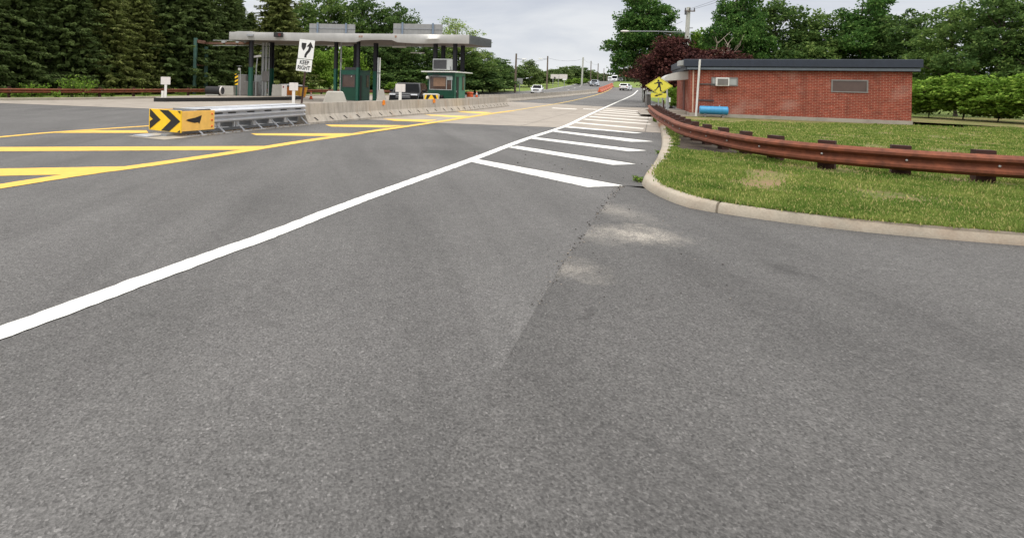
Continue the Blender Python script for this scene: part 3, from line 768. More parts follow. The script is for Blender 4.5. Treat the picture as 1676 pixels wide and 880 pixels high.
def booth(name, label, px, y, l1, l2, hgt, style):
    """corner nearest the camera at px,y; l1 along the left face, l2 along the right face"""
    c = on(px, y, 0.15)
    r = thing(name, label, 'toll booth', c, R(-LANE - 1.5))
    # local: left face runs along -x (at y=0), right face runs along +y (at x=0)
    t = .08; sill, head = 1.08, 2.12
    wall = MB()
    wall.box(-l1 / 2, t / 2, sill / 2, l1, t, sill); wall.box(-l1 / 2, t / 2, (head + hgt) / 2, l1, t, hgt - head)
    wall.box(-.1, t / 2, (sill + head) / 2, .2, t, head - sill); wall.box(-l1 + .07, t / 2, (sill + head) / 2, .14, t, head - sill)
    wall.box(-t / 2, l2 / 2 + t / 2, sill / 2, t, l2 - t - .01, sill, mi=1); wall.box(-t / 2, l2 / 2 + t / 2, (head + hgt) / 2, t, l2 - t - .01, hgt - head, mi=1)
    wall.box(-t / 2, l2 * .36, (sill + head) / 2, t, l2 * .68, head - sill, mi=1); wall.box(-t / 2, l2 - .1, (sill + head) / 2, t, .2, head - sill, mi=1)
    wall.box(-l1 / 2, l2 - t / 2, hgt / 2, l1 - .02, t, hgt); wall.box(-l1 + t / 2, l2 / 2, hgt / 2, t, l2 - 2 * t - .02, hgt)
    wall.box(-l1 / 2, l2 / 2, .03, l1 - 2 * t, l2 - 2 * t, .06)
    wall.build('wall', [M['green_dark'], M['green_pale'] if style == 0 else M['green']], r, bevel=.012)
    band = MB().box(-l1 / 2, -.012, (head + hgt) / 2, l1, .02, hgt - head - .02); band.build('header_band', M['green'], r)
    f = MB(); x0, x1 = -l1 + .14, -.2
    f.box((x0 + x1) / 2, .005, sill + .025, x1 - x0, .06, .05); f.box((x0 + x1) / 2, .005, head - .025, x1 - x0, .06, .05)
    f.box(x0 + .025, .005, (sill + head) / 2, .05, .06, head - sill - .1); f.box(x1 - .025, .005, (sill + head) / 2, .05, .06, head - sill - .1)
    if style == 0: f.box(x1 - .42, .006, (sill + head) / 2, .05, .06, head - sill - .1)
    w = f.build('window', M['grey_pale'] if style == 0 else M['dark_grey'], r)
    MB().box((x0 + x1) / 2, .035, (sill + head) / 2, x1 - x0 - .06, .012, head - sill - .06).build('pane', M['booth_glass'], w)
    if style == 0: MB().box((x0 + x1) / 2 - .1, .025, (sill + head) / 2 + .06, .95, .006, .62).build('blind', M['booth_blind'], w)
    f = MB(); y0, y1 = l2 * .70, l2 - .2
    f.box(.006, (y0 + y1) / 2, (sill + head) / 2, .02, y1 - y0, head - sill)
    w = f.build('window', M['dark_grey'], r); MB().box(.02, (y0 + y1) / 2, (sill + head) / 2, .01, y1 - y0 - .1, head - sill - .1).build('pane', M['booth_glass'], w)
    dr_ = MB().box(.010, l2 * .24, 1.05, .03, .62, 2.06).build('door', M['green_dark'], r)
    MB().box(.03, l2 * .24, 1.05, .012, .30, 2.0).build('door_gap', M['black'], dr_)
    MB().box(.04, l2 * .24 - .24, 1.0, .03, .06, .12).build('handle', M['grey_pale'], dr_)
    if style == 0:
        rf = MB(); rf.prism([(-l1 - .35, hgt + .02), (.1, hgt + .02), (.45, hgt - .0), (.45, hgt + .07), (.1, hgt + .10), (-l1 - .35, hgt + .10)], -.45, l2 + .35, 'xz')
        rf.build('roof', M['white'], r)
        for x in (-.5, -.28): MB().box(x + .02, -.02, 1.94, .2, .012, .24).build('notice', mat('pale_notice', srgb(188, 200, 196), .6), r)
        b = MB().ball((-l1 + .06, -.18, 1.97), .13).build('lamp', M['white'], r, smooth=60)
        MB().box(-1.45, -.05, 2.17, .5, .1, .08).build('lane_light', M['dark_grey'], r)
    else:
        MB().box(-l1 / 2, l2 / 2, hgt + .04, l1 + .06, l2 + .06, .08).build('roof', M['green'], r)
        MB().box(-l1 / 2 + .15, .3, hgt + .20, 1.25, .5, .22).build('roof_box', M['dark_grey'], r)
        MB().ball((-.55, -.01, 1.98), .05).build('lamp', M['white'], r)
    return r
bo = booth('toll_booth', 'green toll booth with a white overhanging roof under the right end of the canopy', 744, 38.6, 2.12, 2.25, 2.36, 0)
bm_ = booth('toll_booth', 'narrow dark green toll booth with brown window in the middle of the plaza', 584.6, 43.4, 1.6, 2.1, 2.42, 1)
# air conditioner on the right booth
p = at(724.5, 113.5, 39.6)
ac = thing('air_conditioner', 'large grey louvred air conditioner on the white booth roof', 'air conditioner', (p.x, p.y, 2.62), R(-16)); ac.scale = (.80, .8, .86)
MB().box(0, 0, .58, 1.75, .8, .95).build('casing', M['grey_pale'], ac, bevel=.02)
g = MB().box(-.20, -.405, .58, 1.22, .03, .80)
for k in range(10): g.box(-.20, -.425, .24 + k * .075, 1.2, .02, .03)
g.build('grille', M['dark_grey'], ac)
for x in (-.7, .7): MB().box(x, 0, .05, .1, .8, .1).build('skid', M['rust_dark'], ac)
MB().tube([(.72, -.42, .4), (.8, -.44, .3), (.82, -.44, -.1)], .025, 5).build('pipe', M['dark_grey'], ac)

def along(px, off=0.0):
    """distance along the building's long wall at which px meets it"""
    return min((k / 100 for k in range(0, 1000)), key=lambda t: abs(600 + F * (18.9 + .902 * t + .431 * off) / (31.0 - .431 * t + .902 * off) - px - 1.0))
# ---- brick building at the right
bdir = Vector((.9, -.43, 0)).normalized()
bl = thing('brick_building', 'small flat-roofed red brick building with a navy roof band', 'building', (18.9, 31.0, ZK), math.atan2(bdir.y, bdir.x))
BL, BW, BH = 9.6, 8.3, 2.66
m = MB()
m.box(BL / 2, .12, BH / 2, BL, .24, BH); m.box(.12, BW / 2 + .12, BH / 2, .24, BW - .26, BH)
m.box(BL / 2, BW - .13, BH / 2, BL - .5, .24, BH); m.box(BL - .12, BW / 2 + .12, BH / 2, .24, BW - .26, BH)
m.build('wall', M['brick'], bl)
f = MB(); f.box(BL / 2, -.02, .09, BL + .06, .12, .2); f.box(-.02, BW / 2 + .06, .09, .10, BW - .02, .2); f.build('foundation', M['concrete'], bl)
rf = MB()
ov = .22
rf.prism([(-ov - .08, -ov), (BL + ov, -ov), (BL + ov, BW + ov), (-ov - .08, BW + ov)], BH, BH + .20, 'xy', 0)
rf.prism([(-ov - .16, -ov - .08), (BL + ov + .08, -ov - .08), (BL + ov + .08, BW + ov + .08), (-ov - .16, BW + ov + .08)], BH + .203, BH + .62, 'xy', 0)
ro = rf.build('roof', M['fascia_navy'], bl, bevel=.02)
MB().box(BL / 2, -ov - .005, BH + .1, BL + 2 * ov, .02, .13).build('trim', mat('slate_trim', srgb(96, 104, 112), .6), ro)
MB().box(-.42, .75, BH + .42, .34, 1.3, .28).build('roof_corner', M['grey_pale'], ro)
MB().tube([(along(1139), -.10, 0.0), (along(1139) + .05, -.12, 1.4), (along(1139) + .10, -.36, 3.25)], .055, 8).build('vent_pipe', M['white'], bl)
MB().box(.12, -.03, BH / 2 + .1, .07, .05, BH - .2).build('conduit', mat('tan_conduit', srgb(188, 160, 140), .7), bl)
for z, x1 in ((1.86, along(1170)), (.93, along(1168))): MB().box((.4 + x1) / 2, -.03, z, x1 - .4, .05, .06).build('cable_run', M['dark_grey'], bl)
# door recess on the side that faces the road, with an awning and a step
MB().box(-.012, 3.4, 1.05, .03, 1.0, 2.1).build('door', M['door_brown'], bl)
aw = MB(); prof = [(0.0, BH - .02)] + [(-1.25 * math.sin(t), BH - .50 + .46 * math.cos(t)) for t in [k * math.pi / 14 for k in range(1, 8)]] + [(-1.25, BH - .62), (-1.2, BH - .62), (0, BH - .52)]
aw.prism(prof, 1.3, 5.2, 'xz'); aw.build('awning', M['awning'], bl, smooth=35)
for yy in (1.45, 5.05): MB().box(-1.1, yy, (BH - .6) / 2, .09, .09, BH - .6).build('awning_post', M['grey_pale'], bl)
MB().box(-.95, 3.0, .10, 1.75, 3.6, .26).build('step', M['concrete'], bl, bevel=.02)
# windows in the long wall, one holding the air conditioner
def bwin(x0, x1, z0, z1):
    f = MB(); xm = (x0 + x1) / 2
    f.box(xm, -.012, z0 + .03, x1 - x0, .05, .06); f.box(xm, -.012, z1 - .03, x1 - x0, .05, .06)
    f.box(x0 + .03, -.012, (z0 + z1) / 2, .06, .05, z1 - z0 - .12); f.box(x1 - .03, -.012, (z0 + z1) / 2, .06, .05, z1 - z0 - .12)
    w = f.build('window', M['grey'], bl); MB().box(xm, -.004 if x0 < 5 else -.002, (z0 + z1) / 2, x1 - x0 - .1, .02, z1 - z0 - .1).build('pane', M['grey_pale'] if x0 < 5 else M['booth_glass'], w); return w
xA = along(1181.5)
bwin(xA - .55, xA + .72, 1.78, 2.26)
bwin(6.4, 7.9, 1.55, 2.22)
acw = bl.matrix_basis @ Vector((xA, 0, 1.76))
wa = thing('air_conditioner', 'white window air conditioner set in the red brick wall', 'air conditioner', acw, bl.rotation_euler.z)
MB().box(-.05, -.20, .24, .62, .40, .46).build('casing', M['white'], wa, bevel=.015)
g = MB().box(-.05, -.408, .24, .50, .02, .36)
for k in range(12): g.box(-.28 + k * .042, -.424, .24, .016, .014, .35)
g.build('grille', M['grey'], wa)
# blue fuel tank on its stand
tkp = bl.matrix_basis @ Vector((along(1167, -.62), -.62, 0))
tk = thing('fuel_tank', 'blue horizontal fuel tank on a low cradle against the brick wall', 'tank', tkp, bl.rotation_euler.z)
m = MB(); m.cyl((-.62, 0, .38), (.66, 0, .38), .235, n=24)
m.cyl((-.66, 0, .38), (-.62, 0, .38), .20, .235, 24); m.cyl((.66, 0, .38), (.70, 0, .38), .235, .20, 24)
m.build('drum', M['blue'], tk, smooth=40)
m = MB()
for x in (-.4, .45): m.box(x, 0, .09, .10, .42, .18)
m.box(.02, -.19, .13, 1.05, .04, .06); m.build('cradle', M['grey'], tk)
MB().cyl((.3, 0, .6), (.3, 0, .68), .03).build('filler_cap', M['grey_pale'], tk)
# concrete walk by the step
wpts = [bl.matrix_basis @ Vector(q) for q in ((-2.6, -.6, 0), (.35, -.6, 0), (.35, -.02, 0), (-.05, 5.5, 0), (-2.6, 6.5, 0))]
sheet('footpath', wpts, M['pad'], ZK + 0.002, follow=False)

# ------------------------------------------------------------------ barriers, guardrails, crash cushion
JP = [(-.30, 0), (-.30, .075), (-.13, .33), (-.08, .75), (.08, .75), (.13, .33), (.30, .075), (.30, 0)]
def resample(P, step):
    L = [0]
    for u, v in zip(P, P[1:]): L.append(L[-1] + (v - u).length)
    o = []; n = max(2, int(round(L[-1] / step)))
    for k in range(n + 1):
        t = L[-1] * k / n; j = 0
        while j < len(L) - 2 and L[j + 1] < t: j += 1
        o.append(P[j].lerp(P[j + 1], min(1, (t - L[j]) / max(1e-6, L[j + 1] - L[j]))))
    return o
bp = resample(spline([G(505, 204), G(572, 198.3), G(660, 190.3), G(710, 186.3), G(765, 182.0), G(833, 174.0)], 8), .5)
def normals(P): 
    o = []
    for i in range(len(P)):
        t = (P[min(i + 1, len(P) - 1)] - P[max(i - 1, 0)]).normalized(); o.append(Vector((t.y, -t.x, 0)))
    return o
bn = normals(bp); bc = [p - n_ * .30 for p, n_ in zip(bp, bn)]
nb = thing('concrete_barrier', 'long stained concrete barrier running from the crash cushion past the booths', 'barrier', bc[0])
bl_ = [p - bc[0] for p in bc]
m = MB().sweep([(a_, z * 1.06 if z > .3 else z) for a_, z in JP], bl_)
for k in range(1, len(bl_) - 1, 2):                 # slanting drain slots low on the face
    p, n_ = bl_[k], bn[k]; t_ = Vector((-n_.y, n_.x, 0))
    vs = [p + n_ * o + t_ * u + Vector((0, 0, z)) for o, u, z in ((.206, -.07, .25), (.206, .02, .25), (.275, .17, .125), (.275, .08, .125))]
    m.add(vs + [v - n_ * .03 for v in vs], [(0, 1, 2, 3), (7, 6, 5, 4), (0, 4, 5, 1), (1, 5, 6, 2), (2, 6, 7, 3), (3, 7, 4, 0)], 1)
m.build('barrier_wall', [M['barrier'], M['slot']], nb)
for px in (622.5, 709.5):
    k = min(range(len(bc)), key=lambda i: abs(600 + F * bc[i].x / bc[i].y - px)); q = bl_[k] + bn[k] * .14
    MB().box(0, 0, 0, .14, .10, .22, top=.7).build('delineator', M['dump_orange'], nb, loc=(q.x, q.y, .71), rz=math.atan2(-bn[k].x, bn[k].y))
fb = [GT(786, 167.5), GT(832, 166.2), GT(880, 162.2), GT(930, 157.6), GT(976, 152.3)]
fbs = spline(fb, 8)
for p in fbs: p.z = h(p.y)
fo = MB().sweep(JP, fbs).build('concrete_barrier', [M['barrier']])
tag(fo, 'far concrete barrier between the white sedan and the orange blocks', 'barrier')
# orange water-filled blocks
oa, obp = GT(981, 152.0), GT(1002.5, 142.2)
od = (obp - oa)
ob0 = None; NB = 7
for k in range(NB):
    t = (k + .5) / NB; p = oa + od * t; p.z = h(p.y); L = od.length / NB * .94
    lab = ['nearest', 'second', 'third', 'fourth', 'fifth', 'sixth', 'farthest'][k] + ' orange plastic barrier block in the row before the grassy rise'
    if ob0 is None:
        ob0 = thing('barrier_block', lab, 'barrier', p, math.atan2(od.y, od.x), 'orange blocks in a row')
        m = MB(); m.prism([(-.32, 0), (-.32, .28), (-.14, .55), (-.12, .95), (.12, .95), (.14, .55), (.32, .28), (.32, 0)], -L / 2, L / 2, 'yz')
        m.build('body', M['orange_faded'], ob0, bevel=.05)
        MB().box(0, 0, .97, .25, .14, .05).build('filler_cap', M['orange'], ob0)
        MB().box(-L / 2 - .02, 0, .5, .1, .16, .6).build('hinge', M['orange'], ob0)
    else: dup(ob0, p, math.atan2(od.y, od.x), lab)

WB = [(0, 0), (.035, .03), (.08, .05), (.08, .085), (.03, .115), (0, .14), (0, .17), (.03, .195), (.08, .225), (.08, .26), (.035, .28), (0, .31)]
def guardrail(name, label, path, ztop, post, spacing, mats, side=1, postw=.16, posth=.12, sc=1.0, back=.11):
    P = spline(path, 6)
    r = thing(name, label, 'guardrail', P[0])
    Q = [p - P[0] for p in P]
    zt = ztop if callable(ztop) else (lambda t: ztop)
    n = len(Q)
    pts = [Vector((q.x, q.y, zt(i / (n - 1)) - .31 * sc)) for i, q in enumerate(Q)]
    m = MB().sweep([(side * d * sc, z * sc) for d, z in WB], pts, closed=False); m.build('rail', mats[0], r, solid=.008, smooth=50)
    L = [0]
    for a, b in zip(Q, Q[1:]): L.append(L[-1] + (b - a).length)
    s = .4
    while s < L[-1]:
        j = max(i for i in range(n) if L[i] <= s); j = min(j, n - 2)
        t = (s - L[j]) / (L[j + 1] - L[j]); q = Q[j].lerp(Q[j + 1], t); d = (Q[j + 1] - Q[j]).normalized(); nr = Vector((d.y, -d.x, 0)) * side
        z = zt((j + t) / (n - 1)); c = q - nr * (postw / 2 + back)
        rz = math.atan2(d.y, d.x)
        pm = MB(); pm.box(0, 0, (z + posth) / 2 - .15, postw, .16, z + posth + .3, rz); 
        pm.box(*(nr * (postw / 4 + back / 2))[:2], z - .17, .16, back + .1, .30, rz)
        pm.build('post', post, r, loc=c)
        b = q + nr * .05; MB().ball((0, 0, 0), .020, nu=6, nv=4).build('bolt', M['grey_pale'], r, loc=(b.x, b.y, z - .155 * sc))
        s += spacing
    return r
# right guardrail: round the corner and away to the pedestrian sign
gp = [Vector(p) for p in ((26, 7.6, ZK), (17, 8.0, ZK), (12.2, 8.6, ZK), (9.6, 9.7, ZK), (8.55, 11.2, ZK), (8.75, 13.3, ZK), (9.45, 15.9, ZK), (10.45, 18.3, ZK), (11.9, 21.6, ZK), (14.0, 26.0, ZK), (16.0, 30.0, ZK))]
guardrail('guardrail', 'thick rusty brown guardrail curving along the lawn in front of the brick building', gp, lambda t: .50 + .12 * max(0, t - .55) / .45, M['rust_dark'], 1.15, (M['rust'],), side=-1, postw=.26, posth=.05, sc=1.2, back=.22)
lg = [Vector(p) for p in ((-58, 17.8, .1), (-34.5, 20.5, .1), (-24.3, 34.6, .1), (-20.8, 38.6, .1), (-17.6, 44.5, .1), (-13.6, 52.4, .1), (-5.5, 62.0, .1), (2.6, 69.6, .1), (6.5, 75.5, .1))]
guardrail('guardrail', 'rusty red-brown guardrail running along the foot of the spruces', lg, lambda t: .62, M['rust_dark'], 3.0, (M['rust'],), side=1)

# crash cushion with chevron nose
axis = Vector((math.sin(R(27.8)), math.cos(R(27.8)), 0)); axr = Vector((axis.y, -axis.x, 0))
foot0, foot1 = G(327, 222.5), G(500, 204.4)
cl = (foot1 - foot0).length
org = foot0 - axr * .62
cc = thing('crash_cushion', 'steel crash cushion with a yellow and black chevron nose', 'crash cushion', org, math.atan2(axis.y, axis.x))
# local: +x along the lane, -y to the road side (right)
HW = .47
TB = [(0, 0), (.03, .01), (.09, .05), (.09, .085), (.015, .125), (.015, .16), (.09, .195), (.09, .23), (.015, .27), (.015, .30), (.09, .335), (.09, .37), (.03, .42), (0, .43)]
NBAY = 6; bay = cl / NBAY
for s in (-1, 1):
    for k in range(NBAY):
        x0, x1 = (k * bay - .1 if k else .50), (k + 1) * bay + .06
        o_ = .003 * (NBAY - k)
        m = MB().sweep([(-s * -(HW + d + o_) if False else s * (HW + d + o_), z) for d, z in TB], [(x0, 0, .32), (x1, 0, .32)], closed=False)
        pn = m.build('side_panel', M['galv'], cc, solid=.006)
        if s == 1:
            sl = MB().box((x0 + x1) / 2 + .12, -(HW + .030 + o_), .602, .34, .012, .032); sl.build('slot', M['black'], pn)
for k in range(NBAY + 1):
    x = k * bay
    d = MB(); d.box(x, 0, .53, .05, 2 * HW - .03, .46); d.box(x, 0, .22, .08, .5, .2)
    d.build('diaphragm', M['galv_dull'], cc)
    for s in (-1, 1):
        lg_ = MB(); lg_.tube([(x - .02, s * .40, .32), (x + .02, s * .44, .22), (x + .16, s * .58, .035)], .028, 5); lg_.box(x + .18, s * .60, .02, .16, .12, .022)
        lg_.build('leg', M['galv'], cc)
tr_ = MB(); tr_.box(cl / 2 - .3, 0, .04, cl + .9, .22, .07); tr_.box(cl / 2 - .2, -.58, .02, cl + .5, .10, .018); tr_.box(cl / 2 - .2, .58, .02, cl + .5, .10, .018)
tr_.build('track', M['galv_dull'], cc)
tp = MB()
for k in range(NBAY): tp.box((k + .5) * bay, .0, .742 + .004 * k, bay * .93, .78, .02)
tp.build('top_cover', M['galv'], cc)
MB().box(.06, 0, .70, .80, .8, .03).build('top_cover', mat('dark_top', srgb(78, 80, 84), .5, .3), cc)
cross = MB().box(-.85, .35, .03, .8, .55, .03)
cross.build('anchor_plate', M['galv'], cc)
# nose: side belts (yellow) and the chevron face, corners from the photograph at their true distances
nose_r = G(300, 229.6); inv = cc.matrix_basis.inverted()
zr0, zr1 = .165, .77
NR = inv @ at(296, 197, 14.75); NL = inv @ at(244, 194, 15.55)
NR.z = NL.z = 0
m = MB()
RS = Vector((.60, -(HW + .125), 0))
m.prism([(NR.x, NR.y), (RS.x, RS.y), (RS.x, RS.y + .03), (NR.x + .02, NR.y + .03)], .15, .715, 'xy')
belt = m.build('nose_belt', M['nose_yellow'], cc, bevel=.008)
u = (RS - NR); ul = u.length; ud = u / ul; un = Vector((ud.y, -ud.x, 0))
def onplane(o, d_, nrm, pts, name, mt, parent, th=.004, off=.004):
    vs = [o + d_ * a + nrm * off + Vector((0, 0, z)) for a, z in pts]; vs2 = [v + nrm * th for v in vs]; k = len(pts)
    return MB().add(vs + vs2, [tuple(range(k - 1, -1, -1)), tuple(range(k, 2 * k))] + [(i, (i + 1) % k, k + (i + 1) % k, k + i) for i in range(k)]).build(name, mt, parent)
onplane(NR, ud, un, [(ul * .14, .46), (ul * .20, .49), (ul * .40, .52), (ul * .60, .585), (ul * .57, .45), (ul * .53, .34), (ul * .49, .385), (ul * .40, .37), (ul * .22, .42)], 'torn_hole', M['black'], belt)
for z in (.25, .43, .61):
    q = NR + ud * (ul - .1) + un * .01; MB().ball((q.x, q.y, z), .03, nu=8, nv=5).build('bolt', M['orange'], belt)
LS = Vector((.60, HW + .125, 0))
MB().prism([(NL.x, NL.y), (LS.x, LS.y), (LS.x, LS.y - .03), (NL.x + .02, NL.y - .03)], .15, .715, 'xy').build('nose_belt', M['nose_yellow'], cc)
fd = (NR - NL); fw = fd.length; fd /= fw; fn = Vector((fd.y, -fd.x, 0))
fz0, fh = .115, .615
face = MB().prism([(NL.x, NL.y), (NR.x, NR.y), (NR.x - fn.x * .04, NR.y - fn.y * .04), (NL.x - fn.x * .04, NL.y - fn.y * .04)], fz0, fz0 + fh, 'xy').build('chevron_face', M['sign_yellow'], cc, bevel=.006)
def chev(pts): return [(a * fw, fz0 + z * fh) for a, z in pts]
onplane(NL, fd, fn, chev([(.03, 1), (.38, .52), (.03, .04), (.03, .40), (.13, .52), (.03, .64)]), 'chevron', M['black'], face)
onplane(NL, fd, fn, chev([(.33, .985), (.62, .985), (.985, .52), (.66, .02), (.40, .02), (.70, .52)]), 'chevron', M['black'], face)
onplane(NL, fd, fn, chev([(.90, .985), (.985, .985), (.985, .85)]), 'corner_mark', M['black'], face)
onplane(NL, fd, fn, chev([(.90, .015), (.985, .015), (.985, .13)]), 'corner_mark', M['black'], face)
sheet('cushion_pad', [cc.matrix_basis @ Vector(q) for q in ((-1.35, -.72, 0), (cl + .3, -.74, 0), (cl + .3, .74, 0), (-1.35, .72, 0))], M['concrete'], .009)
# grit and dead leaves gathered beneath it
m = MB(); rr = random.Random(2)
for _ in range(700):
    x, y = rr.uniform(-.3, cl + .8), rr.gauss(-.2, .33)
    if abs(y) > .7: continue
    m.box(x, y, .02, rr.uniform(.02, .07), rr.uniform(.02, .05), rr.uniform(.01, .03), rr.uniform(0, 3), mi=rr.choice((0, 1)))
tag(m.build('leaf_litter', [mat('dead_leaf', srgb(104, 84, 66), .95), mat('pale_grit_2', srgb(150, 138, 122), .95)], loc=org, rz=math.atan2(axis.y, axis.x)), 'dead leaves and grit beneath the steel crash cushion', 'litter', kind='stuff')

# ------------------------------------------------------------------ signs
def plate(parent, name, x0, x1, z0, z1, mt, y=0.0, t=.006, r=.03):
    """upright plate facing -y with rounded corners"""
    pts = []
    for cx, cz, a0 in ((x1 - r, z1 - r, 0), (x0 + r, z1 - r, 90), (x0 + r, z0 + r, 180), (x1 - r, z0 + r, 270)):
        for k in range(4):
            a = R(a0 + 30 * k); pts.append((cx + r * math.cos(a), cz + r * math.sin(a)))
    return MB().prism(pts, y - t, y, 'xz').build(name, mt, parent)
def decal(parent, name, pts, mt, y=-.008, t=.003): return MB().prism(pts, y - t, y, 'xz').build(name, mt, parent)
sy = 21.4
kp = on(491.5, sy, 0)
kr = thing('road_sign', 'leaning black and white KEEP RIGHT sign on a thin brown post', 'sign', kp, 0)
kr.rotation_euler = (0, R(5.2), R(-6))
def zz(py, px=498): return at(px, py, sy).z
z1, z2, z3, z4 = zz(65), zz(96.5), zz(97.3), zz(117)
cx0 = -.06; hw = .315
MB().box(0, .02, (z1 + .0) / 2, .075, .03, z1).build('post', M['brown_post'], kr)
p1 = plate(kr, 'sign_plate', -hw + cx0 + .01, hw + cx0 + .01, z2, z1, M['sign_white'])
H1 = z1 - z2
def q1(a, b): return (cx0 + .01 - hw + a * 2 * hw, z2 + b * H1)
fr_ = MB()
decal(p1, 'shield', [q1(*q) for q in ((.16, .82), (.47, .82), (.455, .62), (.40, .50), (.32, .42), (.24, .50), (.17, .62))], M['black'])
sh = [(.42, .07), (.43, .22), (.50, .36), (.60, .46), (.645, .58), (.655, .64), (.50, .64), (.735, .90), (.95, .60), (.80, .61), (.80, .52), (.745, .40), (.63, .28), (.565, .18), (.565, .07)]
decal(p1, 'arrow', [q1(*q) for q in sh], M['black'])
p2 = plate(kr, 'sign_plate', -hw + cx0 - .01, hw + cx0 - .01, z4, z3 - .004, M['sign_white'])
text_mesh('KEEP\nRIGHT', (z3 - z4) * .46, M['black'], 'lettering', p2, (cx0 - .01, -.008, (z3 + z4) / 2 + .0), (R(90), 0, 0), sx=.80, off=.006)
def border(parent, x0, x1, z0, z1, w=.012, y=-.0075):
    m = MB(); i = .02
    m.box((x0 + x1) / 2, y, z1 - i, x1 - x0 - 2 * i, .003, w); m.box((x0 + x1) / 2, y, z0 + i, x1 - x0 - 2 * i, .003, w)
    m.box(x0 + i, y, (z0 + z1) / 2, w, .003, z1 - z0 - 2 * i - w); m.box(x1 - i, y, (z0 + z1) / 2, w, .003, z1 - z0 - 2 * i - w)
    m.build('border', M['dark_grey'], parent)
# pedestrian crossing sign
py_ = 27.5
pp = on(1078.5, py_, 0.0); pp.z = .05
ps = thing('road_sign', 'yellow diamond pedestrian crossing sign with arrow plaque below', 'sign', pp, R(-22))
sc_ = py_ / F
def pz(y): return at(1079, y, py_).z - .05
MB().box(0, .03, (pz(135)) / 2, .05, .03, pz(135)).build('post', M['galv_dull'], ps)
zc = (pz(128) + pz(153.5)) / 2; hd = (pz(128) - pz(153.5)) / 2 + .06; hw_ = 18.4 * sc_ / math.cos(R(22))
di = MB().prism([(-hw_, zc), (0, zc - hd), (hw_, zc), (0, zc + hd)], -.006, 0, 'xz').build('sign_plate', M['ped_yellow'], ps, bevel=.002)
def ring(k0, k1):
    a = [(-hw_ * k0, zc), (0, zc - hd * k0), (hw_ * k0, zc), (0, zc + hd * k0)]; b = [(-hw_ * k1, zc), (0, zc - hd * k1), (hw_ * k1, zc), (0, zc + hd * k1)]
    m = MB()
    for i in range(4):
        j = (i + 1) % 4; m.prism([a[i], a[j], b[j], b[i]], -.0095, -.007, 'xz')
    return m
ring(.94, .91).build('border', M['black'], di)
u_ = hd / 9.8
def w_(pts): return [(x * u_, zc + z * u_) for x, z in pts]
m = MB()
m.prism([(math.cos(k * math.pi / 5) * 1.0 * u_ - .6 * u_, zc + (5.8 + math.sin(k * math.pi / 5) * 1.0) * u_) for k in range(10)], -.0105, -.0075, 'xz')
m.prism(w_([(-1.3, 4.6), (.8, 4.7), (2.6, 4.0), (3.7, 1.4), (2.9, .9), (2.0, 3.0), (1.5, 2.9), (1.4, .2), (-.9, .2), (-1.1, 2.9), (-3.0, 2.2), (-4.7, 2.2), (-4.8, 3.1), (-3.0, 3.3)]), -.0105, -.0075, 'xz')
m.prism(w_([(-.9, .3), (1.4, .3), (1.9, -1.8), (2.3, -5.2), (3.4, -5.3), (3.3, -6.1), (1.3, -6.1), (.7, -2.2), (.2, -1.2), (-1.6, -3.2), (-3.2, -5.6), (-4.6, -5.0), (-4.2, -4.4), (-3.2, -4.2), (-2.0, -2.2)]), -.0105, -.0075, 'xz')
m.build('walking_figure', M['black'], di)
zb0, zb1 = pz(160), pz(152.6)
pl = plate(ps, 'plaque', -.36, .36, zb0, zb1, M['ped_yellow'], y=.02)
zc2 = (zb0 + zb1) / 2
decal(pl, 'arrow', [(-.20, zc2 - .055), (-.10, zc2 + .05), (-.095, zc2 + .012), (.16, zc2 + .085), (.17, zc2 + .045), (-.06, zc2 - .025), (-.03, zc2 - .06)], M['black'], y=.012)
# three small blank plates on white posts
def blank(x0, x1, y0, y1, yb, Y, label, name='marker_sign', foot=0.0):
    xm = (x0 + x1) / 2; p = on(xm, Y, foot)
    r = thing(name, label, 'sign', p); s = Y / F
    zt, zb = at(xm, y0, Y).z - foot, at(xm, y1, Y).z - foot
    plate(r, 'sign_plate', -(x1 - x0) / 2 * s, (x1 - x0) / 2 * s, zb, zt, M['off_white'], r=.02)
    MB().box(0, .04, (zt - .05) / 2, .16, .06, zt - .05).build('post', M['white'], r)
    return r
b1_ = blank(263, 278.8, 126, 138.5, 160, 37.6, 'blank white plate on a white post at the tip of the left island', foot=.26)
MB().box(-.22, .1, .24, .16, .16, .48).build('post', M['white'], b1_)
b2_ = blank(473.5, 488, 135.5, 148.2, 166, 29.5, 'blank white plate on a white post left of the KEEP RIGHT sign')
MB().box(-.18, .1, .2, .12, .12, .40).build('post', M['white'], b2_)
blank(647.3, 663.5, 137.6, 150.6, 165, 30.4, 'blank white plate on a white post in front of the black car')

# ------------------------------------------------------------------ left toll island and what stands on it
isl = [Vector(p) for p in ((-14.6, 36.6, 0), (-13.9, 36.6, 0), (-10.6, 40.0, 0), (-6.6, 45.2, 0), (-5.9, 48.6, 0), (-7.6, 54.0, 0), (-9.5, 55.5, 0), (-11.5, 54.0, 0), (-14.4, 44.5, 0), (-15.2, 38.5, 0))]
iw = thing('toll_island', 'low concrete island with a black rubber edge left of the crash cushion', 'island', (-10, 45, 0))
MB().prism([(p.x + 10, p.y - 45) for p in isl], -.02, .26, 'xy').build('slab', M['pad'], iw)
m = MB().sweep([(.02, 0.0), (.06, 0), (.06, .28), (-.04, .28), (-.04, .263), (.02, .263)], [p - Vector((10 * -1, 45, 0)) for p in isl[:5]])
m.build('rubber_edge', M['rubber'], iw)
def stand(px, Y, z=.26): return on(px, Y, z)
